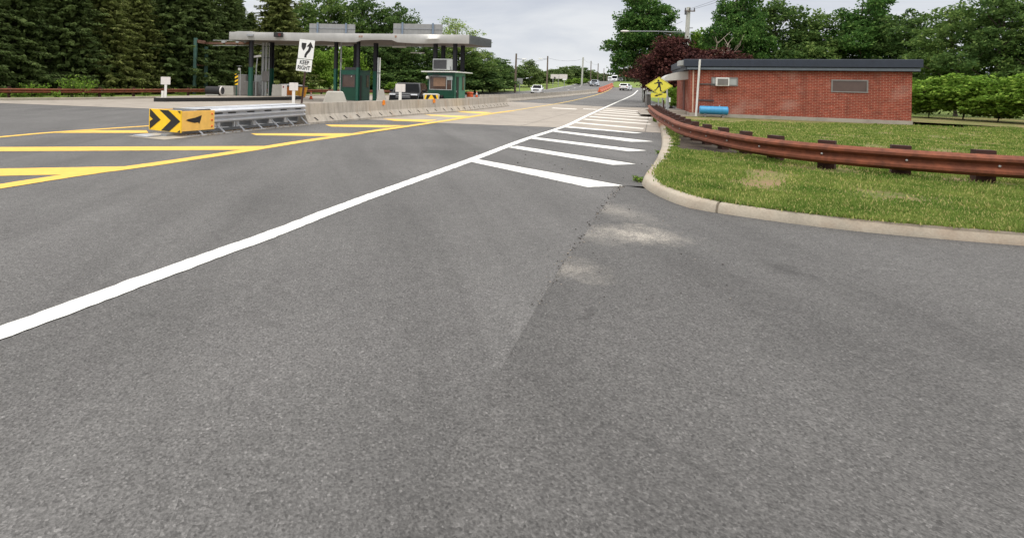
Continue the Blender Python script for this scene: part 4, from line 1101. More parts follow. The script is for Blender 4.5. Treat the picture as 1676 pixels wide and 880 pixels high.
# black drum lying on the island with a concrete block behind it
p = stand(352, 45.2)
dk = thing('drum', 'black cylinder with a pale open end lying on the left island', 'drum', p, R(-14))
m = MB(); m.cyl((-.75, 0, .42), (.62, 0, .42), .36, n=24); m.build('body', M['rubber'], dk, smooth=40)
m = MB(); m.cyl((.62, 0, .42), (.72, 0, .42), .385, n=24); m.build('rim', M['off_white'], dk, smooth=40)
MB().cyl((.71, 0, .42), (.728, 0, .42), .30, n=24).build('opening', M['dark_grey'], dk)
m = MB(); m.box(-.62, 0, .05, .12, .6, .1); m.box(.35, 0, .05, .12, .6, .1); m.box(-.1, -.3, .07, 1.2, .05, .07); m.build('cradle', M['wood_pale'], dk)
def conc_block(px, Y, w, hh, d, label, z=.26, rz=0, top=.9):
    p = stand(px, Y, z)
    return tag(MB().box(0, 0, hh / 2, w, d, hh, top=top).build('concrete_block', M['block'], bevel=.03, loc=p, rz=rz), label, 'block')
conc_block(372, 47.2, 1.55, .82, .7, 'pale concrete block standing behind the black cylinder', rz=R(-10))
# grey cabinets
def cabinet(px, Y, w, hh, d, label, rz=R(-12), mt='grey'):
    p = stand(px, Y); r = thing('cabinet', label, 'cabinet', p, rz)
    MB().box(0, 0, hh / 2, w, d, hh).build('body', M[mt], r, bevel=.015)
    MB().box(0, 0, hh + .02, w + .06, d + .06, .04).build('lid', M['grey_pale'], r)
    d_ = MB().box(0, -d / 2 - .01, hh / 2, w - .12, .02, hh - .14).build('door', M[mt], r); MB().box(w / 2 - .14, -d / 2 - .03, hh / 2, .04, .03, .14).build('handle', M['dark_grey'], d_)
    return r
cabinet(397.5, 47.4, .9, 1.82, .6, 'taller grey cabinet left of the thick green column')
cabinet(411.5, 47.0, 1.15, 1.24, .45, 'lower grey cabinet behind the thick green column')
cabinet(424.5, 48.2, .8, 1.82, .5, 'pale grey cabinet right of the thick green column', mt='grey_pale')
# striped marker, lamp post, camera post, pole bundle
p = stand(386.8, 46.0); r = thing('hazard_marker', 'narrow yellow and black striped marker beside the grey cabinets', 'sign', p, R(-20))
MB().box(0, .02, .9, .07, .04, 1.8).build('post', M['green'], r)
hz = MB().box(0, 0, 1.42, .32, .012, .95).build('stripe_panel', M['sign_yellow'], r)
for k in range(3): decal(hz, 'stripe', [(-.158, 1.0 + k * .32), (.158, 1.14 + k * .32), (.158, 1.30 + k * .32), (-.158, 1.16 + k * .32)], M['black'], y=-.007)
p = stand(393.0, 45.8); r = thing('lane_lamp', 'small white globe lamp on a thin grey post by the cabinets', 'lamp', p)
MB().cyl((0, 0, 0), (0, 0, 2.25), .035, n=8).build('post', M['grey_pale'], r); MB().ball((-.1, 0, 2.30), .13).build('globe', M['white'], r, smooth=60); MB().cyl((-.1, 0, 2.55), (-.1, 0, 2.58), .3, .05).build('shade', M['grey_pale'], r)
p = stand(418.8, 46.4); r = thing('camera_post', 'white camera on a bent grey post behind the thick column', 'camera', p)
MB().tube([(0, 0, 0), (0, 0, 2.4), (.06, 0, 3.1), (.08, 0, 3.35)], .05, 8).build('post', M['grey_pale'], r)
MB().box(0, 0, 0, .68, .2, .17).build('camera', M['white'], r, bevel=.03, loc=(.08, 0, 3.47)).rotation_euler = (0, R(-10), 0)
MB().box(-.3, 0, 3.44, .06, .22, .2).build('hood', M['white'], r)
p = stand(433.5, 47.6); r = thing('pole_bundle', 'tall bundle of pale grey conduits rising to the canopy', 'pole', p)
for x, w in ((-.22, .22), (.06, .20), (.32, .07)): MB().cyl((x, 0, 0), (x, 0, 4.75), w / 2 + .02, n=8).build('conduit', M['grey_pale'], r)
m = MB()
for z in (1.3, 2.3, 3.4, 4.4): m.box(.02, 0, z, .80, .20, .05)
m.build('clamp', M['dark_grey'], r)
MB().box(.05, -.12, 1.75, .5, .2, .9).build('junction_box', M['grey'], r)
conc_block(456.5, 47.2, 1.15, 1.05, .6, 'pale concrete block with a speckled face behind the thin column', rz=R(-8))
p = stand(465.5, 46.2); r = thing('notice_board', 'small white board with a red mark at the right end of the island', 'sign', p, R(-8))
MB().box(0, 0, .55, .46, .04, 1.0).build('board', M['off_white'], r); MB().box(-.08, -.025, .85, .12, .006, .16).build('red_mark', mat('red_mark', srgb(120, 40, 48), .6), r)
MB().box(0, .04, .3, .08, .04, .6).build('post', M['white'], r)
# dumpster
p = on(476, 53.0, 0); r = thing('dumpster', 'orange and yellow open dumpster behind the small white board', 'dumpster', p, R(8)); r.scale = (.92, .92, .92)
m = MB(); m.prism([(-1.75, .1), (1.55, .1), (1.8, 1.18), (-1.9, 1.18)], -.9, .9, 'xz'); m.build('body', M['dump_orange'], r)
m = MB(); m.prism([(.1, .105), (1.56, .105), (1.81, 1.175), (.1, 1.175)], -.915, -.903, 'xz'); m.build('yellow_panel', M['dump_yellow'], r)
rb = MB()
for x in (-1.5, -.7, .1, .9, 1.5): rb.box(x, -.95, .65, .08, .06, 1.0)
rb.build('rib', M['dump_orange'], r)
MB().box(-.05, 0, 1.23, 3.8, 1.9, .10).build('lid', M['dark_grey'], r); MB().ball((-.1, 0, 1.25), .7, (2.4, 1, .3)).build('rubbish', M['panel_back'], r)
# cones
def cone(p, label, sc=1.0):
    r = thing('traffic_cone', label, 'cone', p, .2); r.scale = (sc, sc, sc)
    MB().box(0, 0, .02, .36, .36, .04).build('base', M['rubber'], r)
    MB().cyl((0, 0, .04), (0, 0, .70), .14, .03, 14).build('body', M['orange'], r, smooth=50)
    for z0, z1 in ((.30, .44), (.50, .58)):
        f = lambda z: .14 - .11 * (z - .04) / .66 + .004
        MB().cyl((0, 0, z0), (0, 0, z1), f(z0), f(z1), 14).build('reflective_band', M['white'], r, smooth=50)
    return r
c1 = cone(on(509.5, 49.0, 0), 'orange cone with white bands on the pavement right of the dumpster', 1.05)
p = on(781, 46.2, 0); p.z = .22
blk = on(776, 40.4, 0)
tag(MB().box(0, 0, .36, 1.45, .5, .72, top=.9).build('concrete_block', M['block'], bevel=.03, loc=blk, rz=R(-12)), 'pale blue-grey concrete block right of the white-roofed booth', 'block')
cone(Vector((on(780.5, 40.4, 0).x, 40.4, .72)), 'orange cone with white bands standing on the block right of the booth', .68)
dr2 = thing('drum', 'orange plastic drum right of the white-roofed booth', 'drum', on(769.5, 41.6, 0)); dr2.scale = (.95, .95, 1.05)
m = MB()
for a, b, c, d in ((0, .35, .30, .29), (.35, .7, .285, .28), (.7, .98, .27, .25)): m.cyl((0, 0, a), (0, 0, b), c, d, 16)
m.build('body', M['orange'], dr2, smooth=40); MB().cyl((0, 0, .98), (0, 0, 1.05), .33, .2, 16).build('lid', M['orange'], dr2)
MB().cyl((0, 0, .5), (0, 0, .62), .292, .29, 16).build('reflective_band', M['white'], dr2)
# sloped concrete noses in front of the booths
def nose(x0, x1, y0, Y, label, name='concrete_nose', stripes=False):
    xm = (x0 + x1) / 2; s = Y / F; w = (x1 - x0) * s; p = on(xm, Y, 0); ht = at(xm, y0, Y).z
    r = thing(name, label, 'block', p, 0)
    prof = [(-w / 2 - .05, 0), (-w / 2 + w * .15, ht * .93), (-w / 2 + w * .2, ht), (w / 2 - w * .28, ht), (w / 2 - w * .22, ht * .95), (w / 2, 0)]
    m = MB().prism(prof, -.4, .5, 'xz'); m.build('body', M['block'], r, bevel=.05)
    return r, w, ht
nose(529, 571, 149.6, 35.5, 'pale sloped concrete nose left of the narrow green booth')
n2, w2, h2 = nose(687, 728, 153.4, 32.4, 'sloped concrete nose with yellow and black chevrons before the right booth')
zlo, zhi = .42, h2 - .07
sp_ = MB().prism([(-w2 * .36, zlo), (w2 * .24, zlo), (w2 * .20, zhi), (-w2 * .31, zhi)], -.412, -.402, 'xz').build('chevron_panel', M['sign_yellow'], n2)
cxm = -w2 * .06
for s in (-1, 1):
    for k in (0, 1):
        a = .02 + k * .46
        decal(sp_, 'chevron', [(cxm + s * (a + .02), zhi), (cxm + s * (a + .24), zhi), (cxm + s * min(a + .62, w2 * .29), zlo), (cxm + s * (a + .36), zlo)], M['black'], y=-.414)
tag(MB().prism([(-.5, 0), (.45, 0), (.1, 1.15), (-.25, 1.15)], -.3, .3, 'xz').build('concrete_block', M['block'], bevel=.04, loc=on(625.5, 41.5, 0)), 'pale tapered concrete block beside the grey pole at the middle booth', 'block')
p = on(619.3, 42.6, .15); r = thing('height_pole', 'pale square pole standing right of the middle booth', 'pole', p)
MB().box(-.06, 0, 1.76, .11, .12, 3.52).build('post', M['grey_pale'], r); MB().box(.09, .0, 1.75, .09, .10, 3.5).build('post', M['white'], r); MB().box(0, -.08, 2.3, .4, .03, .05).build('clamp', M['dark_grey'], r)
p = on(557.2, 44.4, .15); r = thing('conduit_pole', 'thin grey conduit pole left of the middle booth', 'pole', p)
MB().cyl((0, 0, 0), (0, 0, zroof(p.x) - HT - .02), .065, n=8).build('post', M['grey_pale'], r); MB().box(0, 0, 3.3, .2, .14, .3).build('junction_box', M['grey'], r)

# ------------------------------------------------------------------ vehicles
def car(label, loc, head, paint_, L=4.7, Wd=1.85, Hh=1.46, kind='sedan', name='car', cat='car'):
    r = thing(name, label, cat, loc, math.atan2(head[1], head[0]))
    hl = L / 2; wr = .33 if kind == 'sedan' else .37
    xf, xr = hl - .92, -hl + .98
    gc = .22; belt = Hh * (.60 if kind == 'sedan' else .645); hood = Hh * (.575 if kind == 'sedan' else .625); hz_ = Hh * (.46 if kind == 'sedan' else .555)
    def arch(xc): return [(xc + (wr + .06) * math.cos(a), wr + (wr + .06) * math.sin(a)) for a in [R(k) for k in range(-15, 200, 21)]]
    low = [(hl - .02, gc + .05), (xf + wr + .1, gc)] + arch(xf) + [(xf - wr - .1, gc), (xr + wr + .1, gc)] + arch(xr) + [(xr - wr - .1, gc), (-hl + .03, gc + .1)]
    if kind == 'sedan': up = [(-hl, Hh * .52), (-hl + .05, belt + .04), (-hl + .75, belt + .06), (hl - 1.45, belt - .0), (hl - .9, hood - .03), (hl - .25, Hh * .50), (hl - .02, Hh * .42)]
    else: up = [(-hl, Hh * .45), (-hl + .03, belt), (hl - 1.35, belt + .02), (hl - .9, hood + .02), (hl - .2, hood - .04), (hl - .04, Hh * .54), (hl - .02, Hh * .45)]
    prof = low + up; n = len(prof)
    ys = (-Wd / 2, -Wd / 2 + .05, -Wd / 2 + .2, Wd / 2 - .2, Wd / 2 - .05, Wd / 2)
    vs = []
    for j, y in enumerate(ys):
        for x, z in prof:
            e_ = 1 if j in (0, 5) else 0
            zz_ = z - (.05 if z > belt - .12 else 0) * e_ + (.03 if z < .3 else 0) * e_
            f_ = 1 - .16 * max(0, (abs(x) - hl * .72) / (hl * .28)) ** 2 * (abs(y) / (Wd / 2)) ** 0.5
            vs.append((x - (.06 * e_ * (1 if x > 0 else -1) if abs(x) > hl - .3 else 0), y * f_, zz_))
    fs = []
    for j in range(5):
        for k in range(n): fs.append((j * n + k, j * n + (k + 1) % n, (j + 1) * n + (k + 1) % n, (j + 1) * n + k))
    fs += [tuple(range(n - 1, -1, -1)), tuple(range(5 * n, 6 * n))]
    MB().add(vs, fs).build('body', paint_, r, smooth=42)
    if kind == 'sedan': gb = [(-hl + .72, belt + .03), (hl - 1.42, belt)]; gt = [(-hl + 1.35, Hh), (hl - 2.15, Hh)]
    else: gb = [(-hl + .06, belt), (hl - 1.38, belt + .01)]; gt = [(-hl + .38, Hh), (hl - 2.02, Hh)]
    wb, wt = Wd / 2 - .06, Wd / 2 - .24
    G4 = [(gb[0][0], -wb, gb[0][1]), (gb[1][0], -wb, gb[1][1]), (gb[1][0], wb, gb[1][1]), (gb[0][0], wb, gb[0][1])]
    T4 = [(gt[0][0], -wt, Hh - .03), (gt[1][0], -wt, Hh - .03), (gt[1][0], wt, Hh - .03), (gt[0][0], wt, Hh - .03)]
    T5 = [(gt[0][0] + .12, -wt + .14, Hh), (gt[1][0] - .14, -wt + .14, Hh), (gt[1][0] - .14, wt - .14, Hh), (gt[0][0] + .12, wt - .14, Hh)]
    MB().add(G4 + T4 + T5, [(0, 1, 5, 4), (1, 2, 6, 5), (2, 3, 7, 6), (3, 0, 4, 7), (8, 9, 10, 11), (4, 5, 9, 8), (5, 6, 10, 9), (6, 7, 11, 10), (7, 4, 8, 11), (0, 3, 2, 1)]).build('cabin', paint_, r, smooth=50)
    def pane(nm, q, off=.012):
        q = [Vector(v) for v in q]; c = sum(q, Vector()) / 4; nrm = (q[1] - q[0]).cross(q[3] - q[0]).normalized()
        if nrm.dot(c - Vector((0, 0, Hh * .6))) < 0: nrm = -nrm
        a = [v + nrm * off for v in q]; b = [v + nrm * .001 for v in q]
        MB().add(a + b, [(0, 1, 2, 3), (7, 6, 5, 4), (0, 4, 5, 1), (1, 5, 6, 2), (2, 6, 7, 3), (3, 7, 4, 0)]).build(nm, M['glass'], r)
    def quad(A, B, C_, D, i0, i1, j0, j1):
        A, B, C_, D = map(Vector, (A, B, C_, D)); f = lambda u, v: (A.lerp(B, u)).lerp(D.lerp(C_, u), v)
        return [f(i0, j0), f(i1, j0), f(i1, j1), f(i0, j1)]
    pane('windscreen', quad(G4[1], G4[2], T4[2], T4[1], .06, .94, .05, .93)); pane('rear_window', quad(G4[0], G4[3], T4[3], T4[0], .08, .92, .12, .9))
    for a, b, c, d in ((0, 1, 1, 0), (3, 2, 2, 3)):
        pane('side_window', quad(G4[a], G4[b], T4[c], T4[d], .50, .90, .08, .88)); pane('side_window', quad(G4[a], G4[b], T4[c], T4[d], .10, .47, .08, .88))
    for s in (-1, 1):
        for x in (xf, xr):
            w = MB().cyl((x, s * (Wd / 2 - .24), wr), (x, s * (Wd / 2 - .015), wr), wr, n=20).build('wheel', M['rubber'], r, smooth=40)
            MB().cyl((x, s * (Wd / 2 - .03), wr), (x, s * (Wd / 2 - .003), wr), wr * .62, n=14).build('rim', M['galv_dull'], w)
        MB().box(hl - .15, s * (Wd / 2 - .32), hz_, .20, .42, .09).build('headlight', M['lamp'], r, bevel=.03)
        MB().box(-hl + .06, s * (Wd / 2 - .26), Hh * .52, .12, .34, .15).build('tail_light', M['taillamp'], r, bevel=.03)
        MB().box(hl - 1.72, s * (Wd / 2 + .07), belt + .08, .14, .22, .15).build('mirror', paint_, r, bevel=.03)
    g = MB().box(hl - .035, 0, hz_ - .08, .08, .92, .26); g.box(hl - .05, 0, .30, .07, 1.2, .12); g.build('grille', M['dark_grey'], r)
    MB().box(hl + .01, 0, hz_ - .07, .02, .84, .035).build('grille_bar', M['chrome'], r)
    MB().box(hl + .0, 0, .40, .02, .31, .15).build('number_plate', M['off_white'], r); MB().box(-hl - .01, 0, Hh * .48, .02, .31, .15).build('number_plate', M['off_white'], r)
    for b in (MB().box(hl - .06, 0, .34, .12, Wd - .5, .22), MB().box(-hl + .06, 0, .36, .14, Wd - .3, .24)): b.build('bumper', M['dark_grey'] if kind != 'sedan' else paint_, r, bevel=.03)
    return r
bk = car('black car facing us in the lane between the two green booths', Vector((2.85, 35.2, 0)), (-.24, -.97), M['car_black'], 4.95, 2.0, 1.70, 'suv')
car('white sedan driving down the far road behind the barrier', on(879.6, 91.5), (-.40, -.92), M['car_white'], 4.7, 1.85, 1.45)
car('silver car driving down the hill behind the orange blocks', on(973.4, 137.0), (-.52, -.85), M['car_silver'], 4.7, 1.9, 1.62, 'suv')
car('white car seen from behind turning off before the grassy rise', on(1024.4, 117.0), (.62, .78), M['car_white'], 4.5, 1.9, 1.5, 'suv')
Y = 262
def van(label, px, Y, L, W_, H_, head, name='van', cat='van', nose=.9):
    r = thing(name, label, cat, on(px, Y), math.atan2(head[1], head[0]))
    prof = [(-L / 2, .35), (L / 2, .35), (L / 2, 1.1), (L / 2 - nose, 1.35), (L / 2 - nose - .5, H_ - .25), (L / 2 - nose - .8, H_), (-L / 2 + .15, H_), (-L / 2, H_ - .15)]
    MB().prism(prof, -W_ / 2, W_ / 2, 'xz').build('body', M['car_white'], r, bevel=.08)
    MB().prism([(L / 2 - nose + .02, 1.40), (L / 2 - nose - .46, H_ - .32), (L / 2 - nose - .49, H_ - .32), (L / 2 - nose - .02, 1.40)], -W_ / 2 + .15, W_ / 2 - .15, 'xz').build('windscreen', M['glass'], r)
    for s in (-1, 1):
        for x in (L / 2 - .9, -L / 2 + 1.1): MB().cyl((x, s * (W_ / 2 - .25), .38), (x, s * (W_ / 2 + .01), .38), .38, n=14).build('wheel', M['rubber'], r)
        MB().box(L / 2 - .02, s * (W_ / 2 - .3), .9, .1, .3, .2).build('headlight', M['lamp'], r)
    MB().box(L / 2 + .0, 0, .85, .06, W_ * .4, .3).build('grille', M['dark_grey'], r)
    return r
van('white van cresting the hill left of the tall white motorhome', 998.5, 268, 5.6, 2.0, 2.5, (-.45, -.89))
van('tall white motorhome cresting the hill', 1006, 255, 7.5, 2.4, 3.0, (-.45, -.89), 'motorhome', 'motorhome', .5)
car('dark pickup-like car on the crest of the hill right of the motorhome', on(1015.5, 240), (-.45, -.89), M['car_dark'], 5.2, 2.0, 1.75, 'suv')

# ------------------------------------------------------------------ poles, wires, far signs
def pole(px_top, px_bot, y_top, Y, r0, label, mt='wood_pole', name='utility_pole', base_z=None):
    p = on(px_bot, Y, base_z); t = at(px_top, y_top, Y); r = thing(name, label, 'pole', p)
    v = t - p; v.x *= .5
    MB().cyl((0, 0, -.3), v, r0, r0 * .72, 10).build('pole', M[mt], r, smooth=40)
    return r, p + v
A1, a1 = pole(846, 843, 88, 92, .19, 'tall brown wooden pole at the edge of the far lawn beside a square sign back')
A2, a2 = pole(897, 895, 92, 112, .18, 'tall brown wooden pole behind the white sedan')
A3, a3 = pole(956, 952, 94, 139, .24, 'thick pale leaning pole at the edge of the hill road', 'wood_pale')
A4, a4 = pole(967.5, 966.5, 100, 170, .17, 'first thin grey pole beyond the pale leaning one')
A5, a5 = pole(979.5, 978, 104, 185, .17, 'second thin grey pole beyond the pale leaning one')
A6, a6 = pole(988.5, 988, 112, 230, .16, 'third thin grey pole beyond the pale leaning one')
A7, a7 = pole(993.5, 993, 117, 262, .16, 'farthest thin grey pole by the hilltop')
def lamp(root, tip, ln, label=None):
    o = MB().tube([tip, tip + Vector((ln[0] * .5, ln[1] * .5, ln[2] * 1.2)), tip + Vector(ln)], .04, 5).build('lamp_arm', M['galv_dull'], root)
    e_ = tip + Vector(ln)
    d = Vector(ln); d.z = 0; d.normalize()
    MB().ball((0, 0, 0), .5, (1.0, .34, .22)).build('lamp_head', M['white'], o, smooth=60).location = e_ + d * .35
lv_ = at(852, 96.5, 92) - on(843, 92); 
lamp(A1, Vector((0.2, 0, lv_.z)), (.95, .1, -.02))
l2 = at(896.5, 97.2, 112) - on(895, 112)
lamp(A2, Vector((0, 0, l2.z)), (-1.2, -.2, .05))
wire_n = [0]
def wire(a, b, sag, label, r=.012):
    pts = [a.lerp(b, k / 14) - Vector((0, 0, sag * 4 * (k / 14) * (1 - k / 14))) for k in range(15)]
    return tag(MB().tube(pts, r, 4).build('power_line', M['wire']), label, 'cable')
wire(a1 - Vector((0, 0, .9)), a2 - Vector((0, 0, .55)), .5, 'overhead cable between the two brown wooden poles', .02)
wire(a2 - Vector((0, 0, .4)), a3 - Vector((0, 0, .4)), .6, 'overhead cable from the second brown pole to the pale leaning pole', .018)
wire(a3 - Vector((0, 0, .3)), a4 - Vector((0, 0, .3)), .5, 'overhead cable running on from the pale leaning pole', .02)
wire(a4 - Vector((0, 0, .3)), a5 - Vector((0, 0, .3)), .5, 'overhead cable between the first two thin grey poles', .02)
# tall pale pole behind the maroon tree with its street lamp
Yp = 50.0
pb = on(1119, Yp, .1); pt = at(1127, 12.5, Yp)
tp_ = thing('utility_pole', 'tall pale pole with a crossarm and long street lamp arm above the maroon tree', 'pole', pb)
v = pt - pb; MB().cyl((0, 0, -.1), v, .22, .165, 12).build('pole', M['wood_pale'], tp_, smooth=40)
def up(py, px=1124): return at(px, py, Yp) - pb
m = MB(); c = up(19, 1127); m.box(c.x, -.2, c.z, .95, .1, .1)
ca = m.build('crossarm', M['wood_pole'], tp_)
for x in (-.42, 0, .42): MB().cyl((c.x + x, -.2, c.z + .05), (c.x + x, -.2, c.z + .3), .06, .04, 8).build('insulator', M['dark_grey'], ca)
MB().cyl((c.x - .42, -.25, c.z - .35), (c.x - .42, -.25, c.z + .0), .09, n=8).build('cutout', M['dark_grey'], tp_)
la = up(53.5, 1124); lb = up(51.5, 1031)
m = MB().tube([la, la.lerp(lb, .5) + Vector((0, 0, .05)), lb], .045, 6); m.tube([up(46, 1125), up(46, 1134)], .05, 5); m.tube([up(55.5, 1124), up(55.5, 1133)], .05, 5)
ar = m.build('lamp_arm', M['galv_dull'], tp_)
MB().ball((0, 0, 0), .5, (.88, .30, .20)).build('lamp_head', M['off_white'], ar, smooth=60).location = up(51.5, 1023)
wire(pb + up(56, 1122), at(1088, 53, 50), .05, 'short service cable beside the street lamp arm', .02)
wire(pb + up(66, 1121), at(1085, 54, 52), .05, 'sloping service cable left of the tall pale pole', .025)
wire(pb + up(16, 1126), Vector((24, 10, 12.5)), .8, 'overhead cable running from the tall pale pole over the lawn', .012)
wire(pb + up(17, 1129), Vector((26.5, 10, 12.5)), .8, 'second overhead cable from the tall pale pole over the lawn', .012)
# far sign backs
def far_sign(x0, x1, y0, y1, Y, posts, label, mt='panel_back'):
    xm = (x0 + x1) / 2; p = on(xm, Y); s = Y / F
    r = thing('road_sign', label, 'sign', p); zt, zb = at(xm, y0, Y).z - p.z, at(xm, y1, Y).z - p.z
    MB().box(0, 0, (zt + zb) / 2, (x1 - x0) * s, .06, zt - zb).build('sign_plate', M[mt], r)
    for t in posts: MB().box((t - xm) * s, .07, zt / 2, .12, .08, zt).build('post', M['galv_dull'], r)
    return r
far_sign(846, 855.2, 128.2, 138, 93.5, (850.6,), 'grey square sign back beside the tall wooden pole')
MB().box(0, 0, 2.15, .3, .3, .35).build('sign_bracket', M['dark_grey'], far_sign(901, 914.3, 121.8, 129, 128, (905, 913.8), 'pale wide sign back on the far lawn, left of the pair', 'off_white'))
far_sign(914.8, 928.2, 121.8, 129.2, 128, (923.6,), 'pinkish wide sign back on the far lawn, right of the pair', 'off_white')
far_sign(920.5, 927, 128.8, 131.4, 126, (923.6,), 'small white sign under the pinkish sign back', 'sign_white')
pg = [GT(961, 133.6) + Vector((-2.0, k * 4.0, 0)) for k in range(0, 3)]
g_ = thing('guardrail', 'short dark guardrail end beside the silver car on the hill', 'guardrail', on(963, 143))
MB().box(0, 0, .55, 2.2, .1, .35, R(60)).build('rail', M['rubber'], g_); MB().box(.3, .3, .3, .15, .15, .6).build('post', M['rust_dark'], g_)
st = thing('road_sign', 'tiny red sign on a post at the hilltop', 'sign', on(1023.5, 200))
MB().cyl((0, 0, 0), (0, 0, 2.9), .04, n=6).build('post', M['galv_dull'], st)
MB().prism([(.42 * math.cos(R(22.5 + 45 * k)), 2.6 + .42 * math.sin(R(22.5 + 45 * k))) for k in range(8)], -.02, 0, 'xz').build('sign_plate', mat('faded_red', srgb(170, 66, 60), .6), st)
# roadside posts and boxes by the pedestrian sign
def mailbox(px, Y, label, hgt=1.05, mt='white'):
    p = on(px, Y); r = thing('mailbox', label, 'mailbox', p, R(30))
    MB().box(0, .03, hgt / 2, .10, .10, hgt).build('post', M['wood_pale'], r)
    m = MB(); m.prism([(-.13, 0), (.13, 0), (.13, .14)] + [(.13 * math.cos(a), .14 + .13 * math.sin(a)) for a in [R(k) for k in range(20, 161, 20)]] + [(-.13, .14)], -.28, .28, 'xz')
    b = m.build('box', M[mt], r, loc=(0, 0, hgt)); MB().box(0, -.285, .13, .2, .015, .2).build('door', M['black'], b); return r
mailbox(1052.5, 66, 'white mailbox with a black front, left of the pair by the far lawn', 1.7)
mailbox(1057.8, 62, 'white mailbox with a black front, right of the pair by the far lawn', 1.5)
p = on(1061.2, 52); r = thing('utility_box', 'grey pedestal box on the grass left of the pedestrian sign', 'box', p)
MB().box(0, 0, .55, .42, .35, 1.1, top=.9).build('body', M['grey'], r, bevel=.02); MB().box(0, 0, 1.13, .46, .38, .06).build('lid', M['grey_pale'], r)
p = on(1093.6, 29.5, ZK); r = thing('sign_post', 'bare grey metal post with a small white plate behind the guardrail', 'post', p)
MB().box(0, 0, .55, .09, .05, 1.1).build('post', M['galv_dull'], r); MB().box(.09, -.03, .92, .07, .01, .26).build('tag', M['sign_white'], r); MB().box(-.12, .2, .45, .05, .05, .9).build('post', M['rust_dark'], r)

# ------------------------------------------------------------------ trees and plants
def leaf_mesh(name, C, U, V, mt):
    """rhombic leaves: centres C, half-length U, half-width V (numpy n x 3)"""
    n = len(C)
    P = np.empty((n, 4, 3), np.float32)
    P[:, 0] = C - U; P[:, 1] = C + V - U * .15; P[:, 2] = C + U; P[:, 3] = C - V - U * .15
    me = bpy.data.meshes.new(name)
    me.vertices.add(4 * n); me.vertices.foreach_set('co', P.ravel())
    me.loops.add(4 * n); me.loops.foreach_set('vertex_index', np.arange(4 * n, dtype=np.int32))
    me.polygons.add(n); me.polygons.foreach_set('loop_start', np.arange(0, 4 * n, 4, dtype=np.int32)); me.polygons.foreach_set('loop_total', np.full(n, 4, np.int32))
    me.update(calc_edges=True); me.validate(); me.materials.append(mt)
    return me
def unit(a): return a / np.maximum(1e-9, np.linalg.norm(a, axis=1, keepdims=True))
def leaf_axes(g, n, size, flat=.55, droop=0.0):
    N = unit(g.normal(size=(n, 3)) * np.array([1, 1, 1]) + np.array([0, 0, flat * 1.5]))
    U = unit(np.cross(N, g.normal(size=(n, 3)))); U[:, 2] -= droop; U = unit(U); V = np.cross(N, U)
    s = size * g.uniform(.6, 1.35, (n, 1))
    return U * s * .5, V * s * .33
LIB = {}
def library(key, root): LIB[key] = root; root.location = (0, -400, -50)
def make_tree(key, name, seed, H, lobes, leaf, nleaf, leafm, barkm, clump=.5, per=26, trunk_r=.22, droop=.0, shell=.55, fork=None, bare=None):
    g = np.random.default_rng(seed); rd = random.Random(seed)
    r = thing(name, 'tree', 'tree')
    m = MB(); top = max(l[2] + l[3] * .5 for l in lobes)
    base = [Vector((0, 0, -.3)), Vector((rd.gauss(0, .1), rd.gauss(0, .1), H * .15)), Vector((rd.gauss(0, .2), rd.gauss(0, .2), H * .35)), Vector((rd.gauss(0, .3), rd.gauss(0, .3), H * .6)), Vector((0, 0, top))]
    m.tube(base, [trunk_r * 1.25, trunk_r, trunk_r * .8, trunk_r * .5, trunk_r * .15], 8)
    for (x, y, z, a, b) in lobes:
        st_ = base[1].lerp(base[3], min(1, max(0.05, (z - a * 1.2 - H * .15) / (H * .45))))
        en = Vector((x, y, z)); mid = st_.lerp(en, .5) + Vector((rd.gauss(0, .25), rd.gauss(0, .25), -.3))
        m.tube([st_, mid, en], [trunk_r * .45, trunk_r * .3, trunk_r * .08], 6)
        for _ in range(3):
            e2 = en + Vector((rd.gauss(0, a * .5), rd.gauss(0, a * .5), rd.uniform(-.2, .7) * b)); m.tube([mid.lerp(en, rd.uniform(.2, .9)), e2], [trunk_r * .18, trunk_r * .04], 5)
    m.build('trunk', barkm, r, smooth=60)
    vol = np.array([a * a * b for _, _, _, a, b in lobes]); vol = vol ** .75; vol /= vol.sum()
    Cs = []
    for (x, y, z, a, b), w in zip(lobes, vol):
        nc = max(4, int(nleaf * w / per))
        d = unit(g.normal(size=(nc, 3))); d[:, 2] = np.where(d[:, 2] < -.35, d[:, 2] * .5, d[:, 2])
        rad = 1 - shell * g.random((nc, 1)) ** 1.6
        rad *= 1 + .16 * np.sin(d[:, :1] * 7 + seed) * np.cos(d[:, 1:2] * 6)
        c = d * rad * np.array([a, a, b]) + np.array([x, y, z])
        cl = clump * g.uniform(.55, 1.4, (nc, 1, 1))
        o = unit(g.normal(size=(nc * per, 3))).reshape(nc, per, 3) * (g.random((nc, per, 1)) ** .45) * 1.55 * cl * np.array([1, 1, .6])
        Cs.append((c[:, None, :] + o).reshape(-1, 3))
    C = np.concatenate(Cs); U, V = leaf_axes(g, len(C), leaf, droop=droop)
    o = bpy.data.objects.new('crown', leaf_mesh('crown', C, U, V, leafm)); COL.objects.link(o); o.parent = r
    r['H'] = H
    LIB[key] = (r, H)
    return r
def blobs(seed, n, R_, z0, z1, a, squash=.75, skew=(0, 0)):
    rd = random.Random(seed); L = []
    for k in range(n):
        t = (k + .5) / n; z = z0 + (z1 - z0) * t
        rr_ = R_ * math.sin(math.pi * (.18 + .74 * t)) * rd.uniform(.45, 1.0); an = k * 2.4 + rd.uniform(-.5, .5)
        q = a * rd.uniform(.7, 1.25) * (1.0 if t < .75 else .75)
        L.append((rr_ * math.cos(an) + skew[0] * t, rr_ * math.sin(an) + skew[1] * t, z, q, q * squash))
    L.append((skew[0] * .6, skew[1] * .6, (z0 + z1) / 2, R_ * .75, (z1 - z0) * .42)); return L
